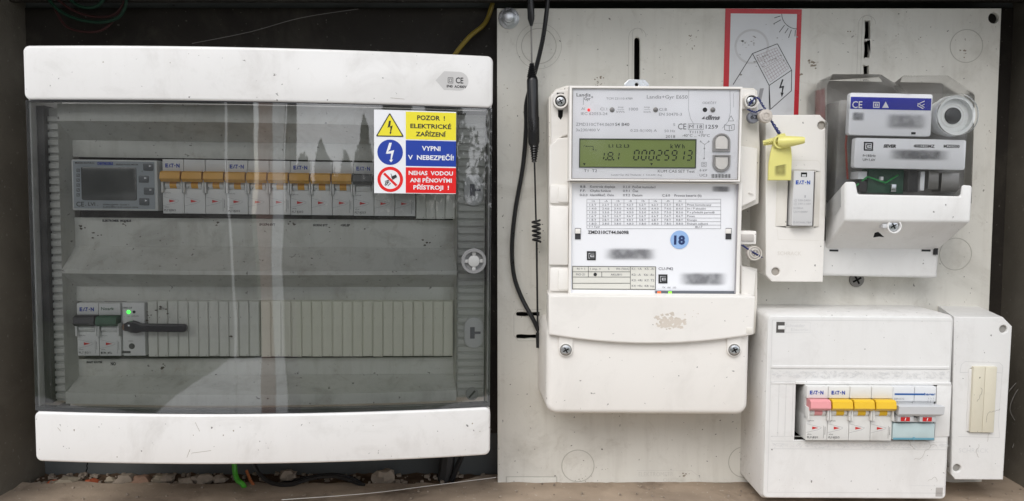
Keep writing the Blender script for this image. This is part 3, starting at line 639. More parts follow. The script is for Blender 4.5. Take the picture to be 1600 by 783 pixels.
q = Pen(F, 54.45); a = z4(751, 410); x, z = F.P(*a, 54.45); b = MB(); b.disc(x, z, 8, 54.4, 40); sk = t.part('blue_round_sticker', b, mat('pale_blue_sticker', (.30, .47, .76), .4, .4, None, 0, .03))
q = Pen(F, 54.55); q.t('18', a[0] - 8.6, a[0] + 8.6, a[1] + .5, 13, .045); t.part('sticker_number', q, mat('navy_ink', (.02, .04, .13), .5, .4, None, 0, 0), sk)
for u0, v0, u1, v1 in ((940, 386, 1030, 408), (1057, 424, 1140, 448), (1110, 290, 1143, 301)):
    b = MB(); b.rect(*F.rect(u0, v0, u1, v1, 54.5), 54.5); t.part('smudged_print', b, soft('smudge', (.10, .10, .11), .62), smooth=False)
for u in (903, 1138.5):
    b = MB(); b.block(*F.rect(u - 4.5, 356.5, u + 4.5, 374, 54.6), 54, 54.7, 0, .2); lk = t.part('latch_slot', b, mat('slot_dark', (.05, .05, .055), .5, .3)); b = MB(); b.block(*F.rect(u - 4, 357.5, u + 4, 365, 56), 54.2, 56, 0, .3); t.part('latch_tongue', b, m_cream, lk)
# terminal covers
n = 14; cur = [(1178 - (1178 - 857) * i / n, 523 + 14 * (1 - ((i / n - .5) * 2) ** 2)) for i in range(n + 1)]
b = MB(); b.plate(pts(F, 70, (857, 461.5), (1180, 463.5), *cur)[::-1], [], 30, 70, 1.4); cvr = t.part('terminal_cover_upper', b, m_cream)
b = MB(); rs = random.Random(5)
x, z = F.P(1048, 502, 70)
for _ in range(90): blot(b, x + max(-12, min(12, rs.gauss(0, 6))), z + rs.gauss(0, 2.8), rs.uniform(.5, 2.2), 70.05 + rs.random() * .03, 9, 1.4)
for _ in range(5): blot(b, x + 21 + rs.gauss(0, 1.5), z + 4 + rs.gauss(0, 2), rs.uniform(.3, .8), 70.05, 8)
t.part('peeled_patch', b, mat('old_glue', (.64, .58, .51), .8, .2, ((.42, .37, .3), .8, 120)), cvr)
x0, x1, z0, z1 = F.rect(853, 522, 1170, 650, 64); z1 = F.P(1010, 500, 40)[1]
b = MB(); b.block(x0, x1, z0 + 1, z1, 0, 64, 10, 5, dl=5, dr=2, db=-1, k=6, bs=4); t.part('terminal_cover_lower', b, m_cream)
for u in (884, 1147):
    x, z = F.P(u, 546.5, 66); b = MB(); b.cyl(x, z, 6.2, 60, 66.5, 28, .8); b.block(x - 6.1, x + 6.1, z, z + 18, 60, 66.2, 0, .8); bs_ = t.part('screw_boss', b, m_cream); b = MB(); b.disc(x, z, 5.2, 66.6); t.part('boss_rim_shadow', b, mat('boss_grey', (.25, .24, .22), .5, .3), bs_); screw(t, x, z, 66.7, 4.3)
x, z = F.P(995, 131, 30); b = MB(); b.plate([(x - 11, z - 6), (x + 11, z - 6), (x + 11, z), (x + 7, z + 4), (x - 7, z + 4), (x - 11, z)], [circ(x, z - .6, 1.6, 12)], 27, 29, .4); t.part('hanging_lug', b, m_steel)
b = MB(); b.block(*F.rect(1153, 361, 1182, 382, 54), 40, 54, 1, .8); lt = t.part('seal_latch', b, m_cream); b = MB(); b.block(*F.rect(1156, 366, 1178, 377, 55), 53, 55.2, 1, .5); t.part('latch_window', b, mat('latch_grey', (.50, .47, .44), .4, .4), lt)
b = MB(); x, z = F.P(1170, 301, 52); b.tube([(x, z - .5, 49), (x + 1.5, z, 52), (x + 4, z - 1, 51.5)], .5, 6); t.part('moulding_nub', b, m_cream)
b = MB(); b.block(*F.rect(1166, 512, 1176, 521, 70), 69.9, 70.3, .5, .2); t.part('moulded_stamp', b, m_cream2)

# ------------------------------------------------------------------ circuit breakers
def breaker(f, x, z, d, n, name, label, cols, body, group=None, sc=1.0, brand=True, code='PL7 B20/1', inkb=None, W=17.7, H=45.5, protr=7, win=None, low=True, marks=True, bk_=12):
    t = Thing(name, label, 'circuit breaker', f, d=d, group=group, xz=(x, z))
    for i in range(n):
        a, c = x + i * W + .2, x + (i + 1) * W - .2; ci = cols[i]; k = H / 45.5
        b = MB()
        b.block(a, c, z, z + 20.5 * k, d - bk_, d, .3, .5)                       # lower face
        b.block(a, c, z + 35.5 * k, z + H, d - bk_, d - .4, .3, .5)               # label band
        b.block(a, c, z + 20.3 * k, z + 35.7 * k, d - bk_, d - 4.5, 0, 0)         # recessed middle
        for xx in (a, c - 1.6): b.block(xx, xx + 1.6, z + 17.5 * k, z + 28.5 * k, d - 6, d + 3.6, .4, .6)
        pl = t.part('pole', b, body)
        b = MB()                                                               # round shroud of the handle
        xs = (a + 2.4, c - 2.4); N = 6
        lv = []
        for xx in xs: lv.append([(xx, z + (19.5 + 9 * j / N) * k, d - 4 + 6.0 * math.sin(math.pi * (.12 + .76 * j / N))) for j in range(N + 1)])
        vs = lv[0] + lv[1]; b.add(vs, [(j, j + N + 1, j + N + 2, j + 1) for j in range(N)]); b.add([(p[0], p[1], p[2]) for p in lv[1]] + [(xs[1], z + 19.5 * k, d - 5), (xs[1], z + 28.5 * k, d - 5)], [tuple(list(range(N + 1)) + [N + 2, N + 1])])
        t.part('handle_drum', b, body)
        b = MB(); w0, w1 = (a + 6.2, c - 5.2) if win is None else win(a, c)
        lv = [[(xx, z + (19.7 + 8.7 * j / N) * k, d - 3.85 + 6.0 * math.sin(math.pi * (.12 + .76 * j / N))) for j in range(N + 1)] for xx in (w0, w1)]
        b.add(lv[0] + lv[1], [(j, j + N + 1, j + N + 2, j + 1) for j in range(N)])
        t.part('drum_band', b, ci if ci not in (m_blackt, m_greent) else m_brk2)
        b = MB()                                                               # toggle: sloped bar, pointed profile
        zt0, zt1 = z + 26.6 * k, z + 35.6 * k
        prof = [(zt0 + 1.2, d - 3), (zt0, d + protr - 2), (zt0 + 2.6, d + protr + 1.2), (zt1 - 1.3, d + protr), (zt1, d + protr - 2.2), (zt1 - .6, d - 3)]
        L0 = [(a - .1 + (.6 if j in (1, 2, 3) else .9), p[0], p[1]) for j, p in enumerate(prof)]; L1 = [(c + .1 - (.6 if j in (1, 2, 3) else .9), p[0], p[1]) for j, p in enumerate(prof)]
        m6 = len(prof); b.add(L0 + L1, [(j, (j + 1) % m6, m6 + (j + 1) % m6, m6 + j) for j in range(m6)] + [tuple(reversed(range(m6))), tuple(range(m6, 2 * m6))])
        b.f = [tuple(reversed(q_)) for q_ in b.f]
        t.part('toggle', b, ci, ang=20)
        if marks:
            b = MB(); mz = z + 10.5 * k; b.poly([(a + 5.2, mz - 1.25), (a + 10.6, mz), (a + 5.2, mz + 1.25)], d + .12); t.part('red_marker', b, m_red)
            b = MB(); b.line((a + .6, mz + 3.6), (a + 13.2, mz + .5), .22, d + .1)
            b.lines([(a + .2, mz - 4), (a + 10, mz - 1.6), (a + 13, mz - .1)], .22, d + .1)
            t.part('marker_line', b, m_ink2)
    b = MB()
    if brand: eaton(b, x + 2.6, x + 14.2, z + H * .885, 3.0, d - .25)
    bo = None
    if brand: t.part('brand_lettering', b, inkb or m_blue)
    b = MB(); b.text(code, x + 1.2, x + 10.5, z + 2.7, 1.7, d + .12, .01); b.text('xPole', x + 1.4, x + 5, z + 5.4, 1.0, d + .12); b.text('xPole', x + 2, x + 6.8, z + 17.2, .9, d + .12)
    b.lines([(x + n * W - 3.2, z + 2), (x + n * W - 3.2, z + 13)], .2, d + .1); b.lines([(x + n * W - 2, z + 5), (x + n * W - 2, z + 12)], .3, d + .1)
    t.part('code_lettering', b, m_ink)
    return t
def eaton(b, x0, x1, z, h, d):
    w = (x1 - x0) / 5.2; b.text('E', x0, x0 + w * 1.05, z, h, d, .05)
    b.poly([(x0 + w * 1.2, z - h / 2), (x0 + w * 1.5, z - h / 2), (x0 + w * 2.0, z + h / 2), (x0 + w * 1.65, z + h / 2)], d); b.disc(x0 + 2.05 * w, z - h * .35, h * .14, d, 10)
    b.text('T', x0 + w * 2.1, x0 + w * 3.05, z, h, d, .05); b.disc(x0 + 3.5 * w, z, h * .17, d, 12); b.text('N', x0 + w * 4.0, x1, z, h, d, .05)

# ------------------------------------------------------------------ big distribution box on the left
LB = Frame(400, 400, 90, 4.0, .55, bulge=15, half=190, xc=2)
t = Thing('distribution_box', 'big white wall box with smoky see-through door over two rows of breakers', 'distribution box', LB, 400, 725, -60)
BE = LB.B
tl = LB.P(32, 69, 0, True); bl = LB.P(55, 721, 0, True); tr = LB.P(770, 89, 0, True); br_ = LB.P(766, 712, 0, True)
xL = (tl[0] + bl[0]) / 2; xR = (tr[0] + br_[0]) / 2; zT = (tl[1] + tr[1]) / 2; zB = (bl[1] + br_[1]) / 2
LB.xc = (xL + xR) / 2; LB.half = (xR - xL) / 2
print('LBOX', tl, bl, tr, br_)
zW1 = (LB.P(40, 155, 0, True)[1] + LB.P(766, 170, 0, True)[1]) / 2; zW0 = (LB.P(55, 643, 0, True)[1] + LB.P(764, 636, 0, True)[1]) / 2
def bend(): b = MB(); b.bend = BE; return b
b = bend(); b.block(xL, xR, zW1 + .2, zT, -16, 0, 5, 2.2, nx=24, bs=4, k=5); t.part('top_cover', b, m_white)
b = bend(); b.block(xL, xR, zB, zW0 - .2, -16, 0, 5, 2.2, nx=24, bs=4, k=5); t.part('bottom_cover', b, m_white)
b = MB(); b.block(xL + 4, xR - 4, zB + 4, zT - 4, -118, -50, 4, 1); t.part('rear_tub', b, m_absb)
# rim left and right, inner dark void
b = bend(); b.block(xL + 1.2, xL + 2.8, zW0 - 4, zW1 + 4, -52, -4.5, 0, .4); t.part('side_rim', b, m_absb); b = bend(); b.block(xR - 2.8, xR - .8, zW0 - 4, zW1 + 4, -52, -4.5, 0, .4)
t.part('side_rim', b, m_absb)
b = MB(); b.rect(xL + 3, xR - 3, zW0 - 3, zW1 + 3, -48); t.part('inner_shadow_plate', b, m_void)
# inner grey cover: ridge sheet with two recesses
RD, FL = -15, -28      # ridge (bent) and recess floor (flat)
gx0 = LB.P(99, 400, RD)[0]; gx1 = LB.P(714, 400, RD)[0]
def ridge(b, x0, x1, z0, z1, nx=24):
    vs = []; fs = []
    for i in range(nx + 1): x = x0 + (x1 - x0) * i / nx; vs += [(x, z0, RD + BE(x)), (x, z1, RD + BE(x))]
    for i in range(nx): fs.append((2 * i, 2 * i + 2, 2 * i + 3, 2 * i + 1))
    b.add(vs, fs)
def recess(v_top, v_ftop, v_fbot, v_bot, holes):
    """sloped sides from the bent ridge to the flat floor; returns (z top, z bottom) on the ridge"""
    zt_ = LB.P(400, v_top, RD, True)[1]; zb_ = LB.P(400, v_bot, RD, True)[1]
    ft = LB.P(400, v_ftop, FL)[1]; fb = LB.P(400, v_fbot, FL)[1]
    fx0 = LB.P(118, 400, FL)[0]; fx1 = LB.P(709, 400, FL)[0]; nx = 24; b = MB()
    X = [gx0 + 0.02 + (gx1 - gx0 - .04) * i / nx for i in range(nx + 1)]; Y = [fx0 + (fx1 - fx0) * i / nx for i in range(nx + 1)]
    vs = [(x, zt_, RD + BE(x)) for x in X] + [(y, ft, FL) for y in Y] + [(y, fb, FL) for y in Y] + [(x, zb_, RD + BE(x)) for x in X]; m = nx + 1; fs = []
    for i in range(nx): fs += [(m + i, m + i + 1, i + 1, i), (3 * m + i, 3 * m + i + 1, 2 * m + i + 1, 2 * m + i)]
    fs += [(3 * m, 2 * m, m, 0), (2 * m + nx, 3 * m + nx, nx, m + nx)]
    b.add(vs, fs); b.frame((fx0, fx1, fb, ft), holes, FL - 2, FL, .1)
    return zt_, zb_, b
DV = -17
def devrect(u0, v0, u1, v1): return LB.rect(u0, v0, u1, v1, FL)
r1t, r1b, b1 = recess(192, 223, 386, 424, devrect(113, 249, 708, 342))
r2t, r2b, b2 = recess(430, 448, 586, 617, devrect(121, 471, 707, 560))
b = MB(); ridge(b, gx0, gx1, r1t, zW1 - 1); ridge(b, gx0, gx1, r2t, r1b); ridge(b, gx0, gx1, zW0 + 3, r2b); b.v += []
n0 = len(b.v); b.add(b1.v, b1.f); b.add(b2.v, b2.f); ic = t.part('inner_cover', b, m_inner, ang=25)
# ribbed strips left and right: every rib a part piece
lx0 = LB.P(76, 400, RD - 6)[0]; rx1 = LB.P(757, 400, RD - 6)[0]
for (xa, xb) in ((lx0, gx0 - .1), (gx1 + .1, rx1)):
    b = MB(); b.block(xa, xb, zW0 + 4, zW1 - 4, -46, RD - 3, 0, 0); st_ = t.part('ribbed_strip', b, m_rib)
    rib = MB(); hgt = 3.2; nn = int((zW1 - zW0 - 12) / 6.4)
    rib.block(xa + .6, xb - .4, zW0 + 6, zW0 + 6 + hgt + 1.2, RD - 3.2, RD - .8, 0, .5, bs=1)
    first = t.part('rib', rib, m_rib, st_)
    for i in range(1, nn):
        c = first.copy(); c.location = (0, 0, i * 6.4 / 1000); c.parent = st_; COL.objects.link(c)
# locking bits at right
for v in (297, 520):
    x, z = LB.P(740, v, RD + 1); b = MB(); b.block(x - 8.2, x + 8.2, z - 13.5, z + 13.5, RD - 2, RD + 1.4, 8, .8, k=6); pd = t.part('lock_pad', b, mat('pale_pad', (.50, .50, .50), .45, .4))
    b = MB(); b.rect(x - 3, x + 1, z - 5, z + 5, RD + 1.6); b.rect(x + 1, x + 6, z - 1, z + 1.2, RD + 1.6); t.part('key_slot', b, mat('blurred_dark_slot', (.07, .07, .10), .6, .3), pd)
x, z = LB.P(737.5, 616, RD + 1); b = MB(); b.ring(x, z, 4.4, 5.6, RD + 1.2, 1.5); b.disc(x, z, 4.5, RD + .5); pd = t.part('cover_screw', b, mat('cover_screw_grey', (.27, .27, .26), .5, .4)); b = MB(); b.line((x - 2.6, z - 3), (x + 2.6, z + 3), 1.6, RD + 1.4); t.part('screw_slot', b, m_void, pd)
# door glass
b = bend(); b.block(xL + .6, xR - .4, zW0 + .6, zW1 - .4, -4.2, -1.2, 1.2, .8, nx=40)
# single sheet (front skin) plus the rolled edge keep the look of a thin moulded door
b = bend(); b.rect(xL + .6, xR - .4, zW0 + .6, zW1 - .4, -1.2, 40); t.part('smoked_door', b, m_glass)
b = bend()
for x0_, x1_, z0_, z1_, nx in ((xL + .6, xL + 1.5, zW0, zW1, 1), (xR - 2.0, xR - .6, zW0, zW1, 1), (xL + 1.5, xR - 2, zW1 - 1.3, zW1 - .2, 30), (xL + 1.5, xR - 2, zW0 + .2, zW0 + 3.4, 30)): b.block(x0_, x1_, z0_, z1_, -8, -1.3, 0, .3, nx=nx, bs=1)
t.part('door_edge', b, mat('door_edge_dark', (.035, .036, .042), .15, .5))
b = bend(); b.block(xL + 3, xL + 9.5, zW0 + 4, zW1 - 3, -40, -12, 0, .4); t.part('hinge_gap_shade', b, mat('gap_shade_dark', (.03, .03, .03), .5, .3))  # dark bar stands in for the shade of the deep gap beside the ribs
# round door lock
x, z = LB.P(740.5, 408.5, 3, True); b = bend(); b.ring(x, z, 7.6, 10.6, 2.5, 3.8, 36); b.disc(x, z, 8, -1.0); lk = t.part('door_lock', b, mat('lock_grey', (.20, .20, .20), .35, .5))
b = bend(); b.cyl(x, z, 4.9, -1.5, 1.2, 24, .5)
for k in range(4): a = k * math.pi / 2; cx, cz = x + 6.5 * math.cos(a), z + 6.5 * math.sin(a); b.block(cx - 1.5, cx + 1.5, cz - 1.5, cz + 1.5, -1, .9, .5, .3)
t.part('lock_turn', b, mat('lock_pale', (.38, .38, .37), .4, .45), lk)
# rating badge top right
def zb2_(zx, zy): return 400 + zx / 3.0125, zy / 3.0125
q = Pen(LB, .0, True); x0_, z_ = LB.P(*zb2_(845, 378), 0, True); x1_, _ = LB.P(*zb2_(1000, 385), 0, True); zh = 7.6
b = bend(); b.poly([(x0_, z_)] + [(x0_ + 7, z_ - zh)] + [(x1_ - zh + zh * math.cos(a), z_ + zh * math.sin(a)) for a in [(-.5 + i / 14) * math.pi for i in range(15)]] + [(x0_ + 7, z_ + zh)], .08); bd = t.part('rating_badge', b, mat('badge_grey', (.55, .54, .53), .4, .4))
q = Pen(LB, .16, True); q.t('IP40  AC400V', 698, 729, 135.3, 4, .03); q.t('CE', 712, 724, 125.8, 9, .02); q.box(*zb2_(903, 365), *zb2_(928, 392), .7); q.box(*zb2_(909, 371), *zb2_(922, 386), .6); t.part('rating_lettering', q, m_ink, bd)
b = bend(); rs = random.Random(17)
for u, v in ((161, 97), (116, 672), (583, 665), (750, 674), (302, 620 + 60), (266, 98), (295, 84), (765, 668), (296, 705), (365, 673), (349, 680), (183, 714), (62, 702), (738, 662)):
    x, z = LB.P(u, v, 0, True)
    if v > 640 or v < 150: blot(b, x, z, rs.uniform(.4, 1.0), .05, 8, .8)
for (u, v), (u2, v2) in (((297, 702), (292, 715)), ((300, 708), (330, 704)), ((610, 153), (632, 155)), ((305, 660), (312, 674)), ((90, 668), (95, 674))):
    b.line(LB.P(u, v, 0, True), LB.P(u2, v2, 0, True), .3, .05)
t.part('scratch', b, mat('scratch_brown', (.30, .26, .22), .7, .2), kind='stuff')
# ridges of dirt inside the cover
b = MB()
for (u, v, n_) in ((265, 480, 8), (240, 490, 6), (372, 520, 2), (200, 350, 4), (130, 355, 5), (145, 365, 5), (600, 395, 5), (340, 350, 3), (455, 350, 4), (330, 590, 4), (255, 575, 5), (520, 355, 3), (660, 380, 4), (200, 400, 4)):
    x, z = LB.P(u, v, FL)
    dd_ = DV + 1.3 if 470 < v < 556 else FL + .15
    for _ in range(n_): blot(b, x + rs.gauss(0, 3), z + rs.gauss(0, 2), rs.uniform(.3, 1.2), dd_ + rs.random() * .05, 8, 1.5)
t.part('grime_spot', b, mat('inner_grime', (.10, .085, .07), .9, .1), kind='stuff')
q = Pen(LB, FL + .2); q.t('ELEKTROMER  MODBUS', 160, 205, 345, 3.4, .05); q.t('SPODNI BYT', 405, 430, 351, 3.4, .05); q.t('HORNI BYT', 489, 512, 352, 3.4, .05); q.t('+SKLEP', 532, 547, 352, 3.4, .05); q.t('SMART ROUTER', 135, 160, 566, 3.2, .05); q.t('NO', 173, 181, 568.5, 5, .05)
t.part('circuit_lettering', q, m_ink)

# ---- things inside the big box
def lbx(u, v, d=DV): return LB.P(u, v, d)
g1 = 'orange toggle breakers in the upper row'
x0, z0 = lbx(254.5, 333.5); W = (lbx(649, 338)[0] - x0) / 12; H = lbx(400, 252)[1] - lbx(400, 336)[1]
labs = ['three-pole breaker with orange toggles right beside the grey display module', 'second three-pole breaker with orange toggles, its brand above the bright vertical streak', 'third three-pole breaker with orange toggles under the sky reflection']
for k in range(3): breaker(LB, x0 + 3 * k * W, z0 - .2 * k, DV, 3, 'circuit_breaker', labs[k], [m_orange] * 3, m_brk, g1, W=W, H=H, code='PL7 B20/3')
breaker(LB, x0 + 9 * W, z0 - .6, DV, 3, 'circuit_breaker', 'three-pole breaker with dark toggles partly behind the warning sticker', [m_blackt] * 3, m_brk, None, W=W, H=H, code='PL7 B25/3')
# display module
x0, x1, z0, z1 = LB.rect(113, 250, 247, 329, DV); t2 = Thing('energy_meter_module', 'grey rail module with dark blank display and four small buttons', 'energy meter', LB, d=DV, xz=(x0, z0))
b = MB(); b.block(x0, x1, z0, z1, DV - 12, DV + 1, 1, .7); t2.part('case', b, mat('module_rim', (.55, .56, .55), .45, .4))
b = MB(); b.rect(x0 + 1.4, x1 - 2.2, z0 + 1.4, z1 - 1.2, DV + 1.15); t2.part('face_plate', b, mat('module_face', (.30, .33, .35), .4, .4, None, .4, .04))
def zm(zx, zy): return 80 + zx / 4.706, 220 + zy / 4.706
b = MB(); b.block(*LB.rect(*zm(222, 194), *zm(628, 438), DV + 1.4), DV + 1.1, DV + 1.8, 1.5, .3); t2.part('display', b, m_lcdoff)
for a, c in ((714, 194), (680, 282), (718, 370), (684, 448)):
    b = MB(); b.block(*LB.rect(*zm(a - 36, c - 26), *zm(a + 36, c + 26), DV + 1.4), DV + 1.1, DV + 2.0, .8, .3); bb = t2.part('button', b, mat('module_button', (.10, .11, .12), .4, .4))
    b = MB(); xx, zz_ = LB.P(*zm(a + 14, c - 8), DV + 2.1); b.poly([(xx - 1, zz_ - .8), (xx + 1, zz_), (xx - 1, zz_ + .8)], DV + 2.15); t2.part('button_symbol', b, m_label, bb)
q = Pen(LB, DV + 1.3)
def TM(s, a, c, y, h, bold=.02, **k): u0, v = zm(a, y); u1, _ = zm(c, y); q.t(s, u0, u1, v, h / 4.706, bold, **k)
TM('CE', 184, 242, 466, 36, .01); TM('MADE IN P.R.C.', 175, 320, 163, 13); TM('SINGLE PHASE METER', 475, 640, 175, 10); TM('. LVI .', 250, 345, 466, 26, .01); TM('3200imp/kWh  CLASS 1', 380, 570, 470, 10); TM('3x230/400V 0.25-5(65)A 50Hz', 380, 640, 488, 9)
for i in range(6): u, v = zm(198, 218 + i * 36); q.box(u - 2.4, v - 2.4, u + 2.4, v + 2.4, .7); q.l([(u - 1, v + 1), (u + 1.2, v - 1)], .6)
t2.part('case_lettering', q, m_ink); q = Pen(LB, DV + 1.35); TM('CHINTMODBUS', 338, 455, 168, 20, .05); t2.part('blue_lettering', q, m_blue)
# lower row
x0, z0 = lbx(121, 556); x1_, _ = lbx(155.5, 556); W2 = x1_ - x0; H2 = lbx(140, 474)[1] - z0
breaker(LB, x0, z0, DV, 1, 'circuit_breaker', 'single breaker with black toggle at the left end of the lower row', [m_blackt], m_brk, None, W=W2, H=H2, code='PL7 B2/1')
breaker(LB, x0 + W2, z0 - .2, DV, 1, 'circuit_breaker', 'single breaker with dark green toggle in the lower row', [m_greent], m_brk, None, W=W2, H=H2, brand=False, code='B6')
q = Pen(LB, DV - .2); q.t('Noark', 158, 178, 482, 5, .01); q.t('X', 157, 162, 548, 5, .03)
mesh = q.m
gt = Thing('green_lettering', '', 'x', LB, d=DV, xz=(x0 + W2, z0)); bpy.data.objects.remove(gt.e)
last = [o for o in COL.objects if o.get('label') == 'single breaker with dark green toggle in the lower row'][0]
mesh_obj('green_lettering', LB, mesh, m_greent, last, (x0 + W2, z0, DV))
# relay module
xa, xb, za, zb_ = LB.rect(191.5, 473, 226.5, 556, DV); t2 = Thing('relay_module', 'slim grey module with a glowing green light in the lower row', 'relay', LB, d=DV, xz=(xa, za))
b = MB(); b.block(xa, xb, za, zb_, DV - 12, DV, .4, .7); t2.part('case', b, m_brk)
x, z = LB.P(201, 487.5, DV); b = MB(); b.cyl(x, z, 1.5, DV - .5, DV + .8, 24, .6); t2.part('green_led', b, mat('green_led', (.1, .9, .1), .4, .4, None, 0, 0, emit=(.06, 1, .08, 1.3)))
x, z = LB.P(209.5, 487.5, DV); b = MB(); b.disc(x, z, 1.3, DV + .1); x, z = LB.P(206, 541, DV); b.disc(x, z, 2.5, DV + .1); t2.part('black_dot', b, m_ink)
q = Pen(LB, DV + .12); q.t('HRN-54', 192, 206, 481, 3.2, .01); q.t('Un  ERROR', 199, 217, 494, 2); q.t('FUNC', 201, 208, 533, 2); q.r(190.5, 548.5, 204, 552); t2.part('case_lettering', q, m_ink)
# loose lever lying across
LVd = DV + 8
t2 = Thing('black_lever', 'black plastic lever sticking out sideways across the blank covers', 'lever', LB, d=LVd, xz=LB.P(200, 512, LVd))
xa, za = LB.P(201, 513, LVd); xb, zb_ = LB.P(291, 514, LVd)
out = []
hd = [(193, 506), (199, 503), (206, 501.5), (213, 503.5), (219, 506.5), (286, 507)] + [(286 + 5 * math.sin(a), 513 - 6.3 * math.cos(a)) for a in [i * math.pi / 8 for i in range(1, 8)]] + [(286, 519.5), (222, 519), (212, 521), (204, 520.5), (198, 518.5), (193, 517)]
b = MB(); b.plate([LB.P(u, v, LVd) for u, v in hd][::-1], [], LVd - 5, LVd, 1.2); t2.part('handle', b, m_blackt)
b = MB(); x, z = LB.P(196, 512, LVd); b.cyl(x, z, 3.6, DV, LVd - 1, 16, .8); t2.part('pivot', b, mat('rust_pivot', (.20, .13, .09), .6, .3))
b = MB(); b.rect(*LB.rect(199.8, 507.5, 202.5, 510, LVd + .1), LVd + .1); t2.part('chipped_spot', b, m_label)
# blanking strips: segments are pieces
def blanks(u0, u1, v0, v1, n, m, label, shade=None):
    xa, xb, za, zb_ = LB.rect(u0, v0, u1, v1, DV - 1); t2 = Thing('blanking_strip', label, 'blank cover', LB, d=DV - 1, xz=(xa, za)); w_ = (xb - xa) / n
    b = MB(); b.block(xa, xb, za, zb_, FL - 2, DV - 2.6, 0, .2); t2.part('strip_base', b, m)
    b = MB(); b.block(xa + .35, xa + w_ - .35, za, zb_, DV - 3, DV - 1, 0, .5, bs=1); first = t2.part('segment', b, m)
    for i in range(1, n): c = first.copy(); c.location = ((i * w_ + rs.uniform(-.12, .12)) / 1000, rs.uniform(-.0004, .0003), rs.uniform(-.0002, .0002)); c.rotation_euler = (0, rs.uniform(-.002, .002), rs.uniform(-.03, .03)); c.parent = t2.e; COL.objects.link(c)
blanks(230.5, 405, 471, 557, 11, m_blankw, 'dirty grey-white ribbed blanking strip beside the lever')
blanks(407, 708, 471, 557, 19, m_blankc, 'long yellowed ribbed blanking strip at right of the lower row')
blanks(650, 711, 257, 342, 4, m_blankw, 'short grey blanking strip under the corner of the warning sticker')

# ---- warning sticker on the door
t = Thing('warning_sticker', 'three-row yellow, blue and red warning sticker on the smoky door', 'sticker', LB, 649, 303, 16)
def zs(zx, zy): return 580 + zx / 5.4, 165 + zy / 5.4
SD = -1.0
def skew(q): pass
q = Pen(LB, SD, True); q.r(584.5, 173, 712.5, 302.5, 6); t.part('backing', q, m_sw)
q = Pen(LB, SD + .1, True); q.r(634, 175.5, 712.5, 218.5, 4); t.part('yellow_panel', q, m_sy)
q = Pen(LB, SD + .1, True); q.r(634, 220, 712.5, 260, 4); q.c(*zs(160, 394), 20); t.part('blue_panel', q, m_sb)
q = Pen(LB, SD + .1, True); q.r(634, 262, 712.5, 301.8, 4); q.c(*zs(161, 623), 20, 15.2); q.l([zs(108, 572), zs(214, 676)], 3.6); t.part('red_panel', q, m_sr)
q = Pen(LB, SD + .2, True); q.poly([zs(46, 258), zs(156, 70), zs(270, 262)]); t.part('yellow_triangle', q, m_sy)
q = Pen(LB, SD + .3, True); q.l([zs(46, 256), zs(156, 68), zs(270, 260)], 1.5, True); bolt = [(150, 128), (166, 128), (160, 172), (181, 168), (166, 228), (172, 228), (162, 244), (153, 228), (159, 228), (165, 186), (138, 190)]
q.poly([zs(*p) for p in bolt[:3] + bolt[-1:]]); q.poly([zs(*p) for p in ((150, 180), (181, 168), (166, 228), (159, 228), (163, 186))]); q.poly([zs(172, 226), zs(162, 244), zs(153, 226)])
q.poly([zs(168, 600), zs(208, 582), zs(218, 604), zs(180, 626)]); q.l([zs(166, 574), zs(176, 602)], .8)
for a, r_ in (((130, 655), 2.2), ((143, 642), 1.8), ((122, 668), 1.5)): q.c(*zs(*a), r_, r_ * .5)
q.l([zs(140, 678), zs(165, 652)], .9); q.l([zs(115, 640), zs(150, 628)], .8)
t.part('black_pictogram', q, m_ink)
q = Pen(LB, SD + .25, True); dx, dy = 0, 0
q.poly([zs(*p) for p in ((152, 314), (174, 314), (160, 368), (123, 408))]); q.poly([zs(*p) for p in ((135, 390), (194, 376), (172, 460), (163, 460), (168, 404), (128, 408))]); q.poly([zs(186, 456), zs(167, 480), zs(152, 458)]); t.part('white_bolt_pictogram', q, m_sw)
q = Pen(LB, SD + .22, True)
def TS(q, s, a, c, y, h, bold=.025): u0, v = zs(a, y); u1, _ = zs(c, y); q.t(s, u0, u1, v, h / 5.4, bold)
TS(q, 'POZOR  !', 388, 622, 105, 38); TS(q, 'ELEKTRICKÉ', 330, 676, 176, 36); TS(q, 'ZAŘÍZENÍ', 376, 630, 243, 36); t.part('black_lettering', q, m_ink)
q = Pen(LB, SD + .22, True); TS(q, 'VYPNI', 428, 584, 363, 38); TS(q, 'V  NEBEZPEČÍ!', 310, 696, 440, 38); TS(q, 'NEHAS  VODOU', 316, 690, 571, 34); TS(q, 'ANI PĚNOVÝMI', 328, 680, 632, 34); TS(q, 'PŘÍSTROJI  !', 356, 656, 692, 34); t.part('white_lettering', q, m_sw)

# ------------------------------------------------------------------ ripple control receiver with clear cover
F = Frame(1410, 300, 0, 0, 1.2)
t = Thing('ripple_control_receiver', 'clear-covered ripple control receiver with blue striped label and round lens', 'meter', F, 1375, 435, 0)
def lv(d, *uv): return [(*F.P(u, v, d), d) for u, v in uv][::-1]
A = lv(5, (1262, 340), (1262, 145), (1278, 127), (1370, 124), (1398, 140), (1404, 130), (1412, 124), (1474, 124), (1505, 145), (1500, 322))
Bm = lv(44, (1288, 340), (1289, 138), (1297, 119), (1374, 117), (1412, 141), (1400, 131), (1412, 118), (1480, 118), (1519, 143), (1514, 320))
Bn = lv(50, (1291, 338), (1292, 134), (1301, 116), (1376, 116), (1417, 142), (1398, 129), (1412, 118), (1481, 118), (1522, 145), (1516, 318))
Cf = lv(68, (1322, 318), (1325, 150), (1331, 144), (1400, 144), (1418, 145), (1421, 145), (1428, 144), (1516, 145), (1523, 152), (1518, 318))
Cg = lv(70, (1324, 316), (1327, 152), (1333, 146), (1400, 146), (1418, 146.5), (1421, 146.5), (1428, 146), (1514, 147), (1521, 154), (1516, 316))
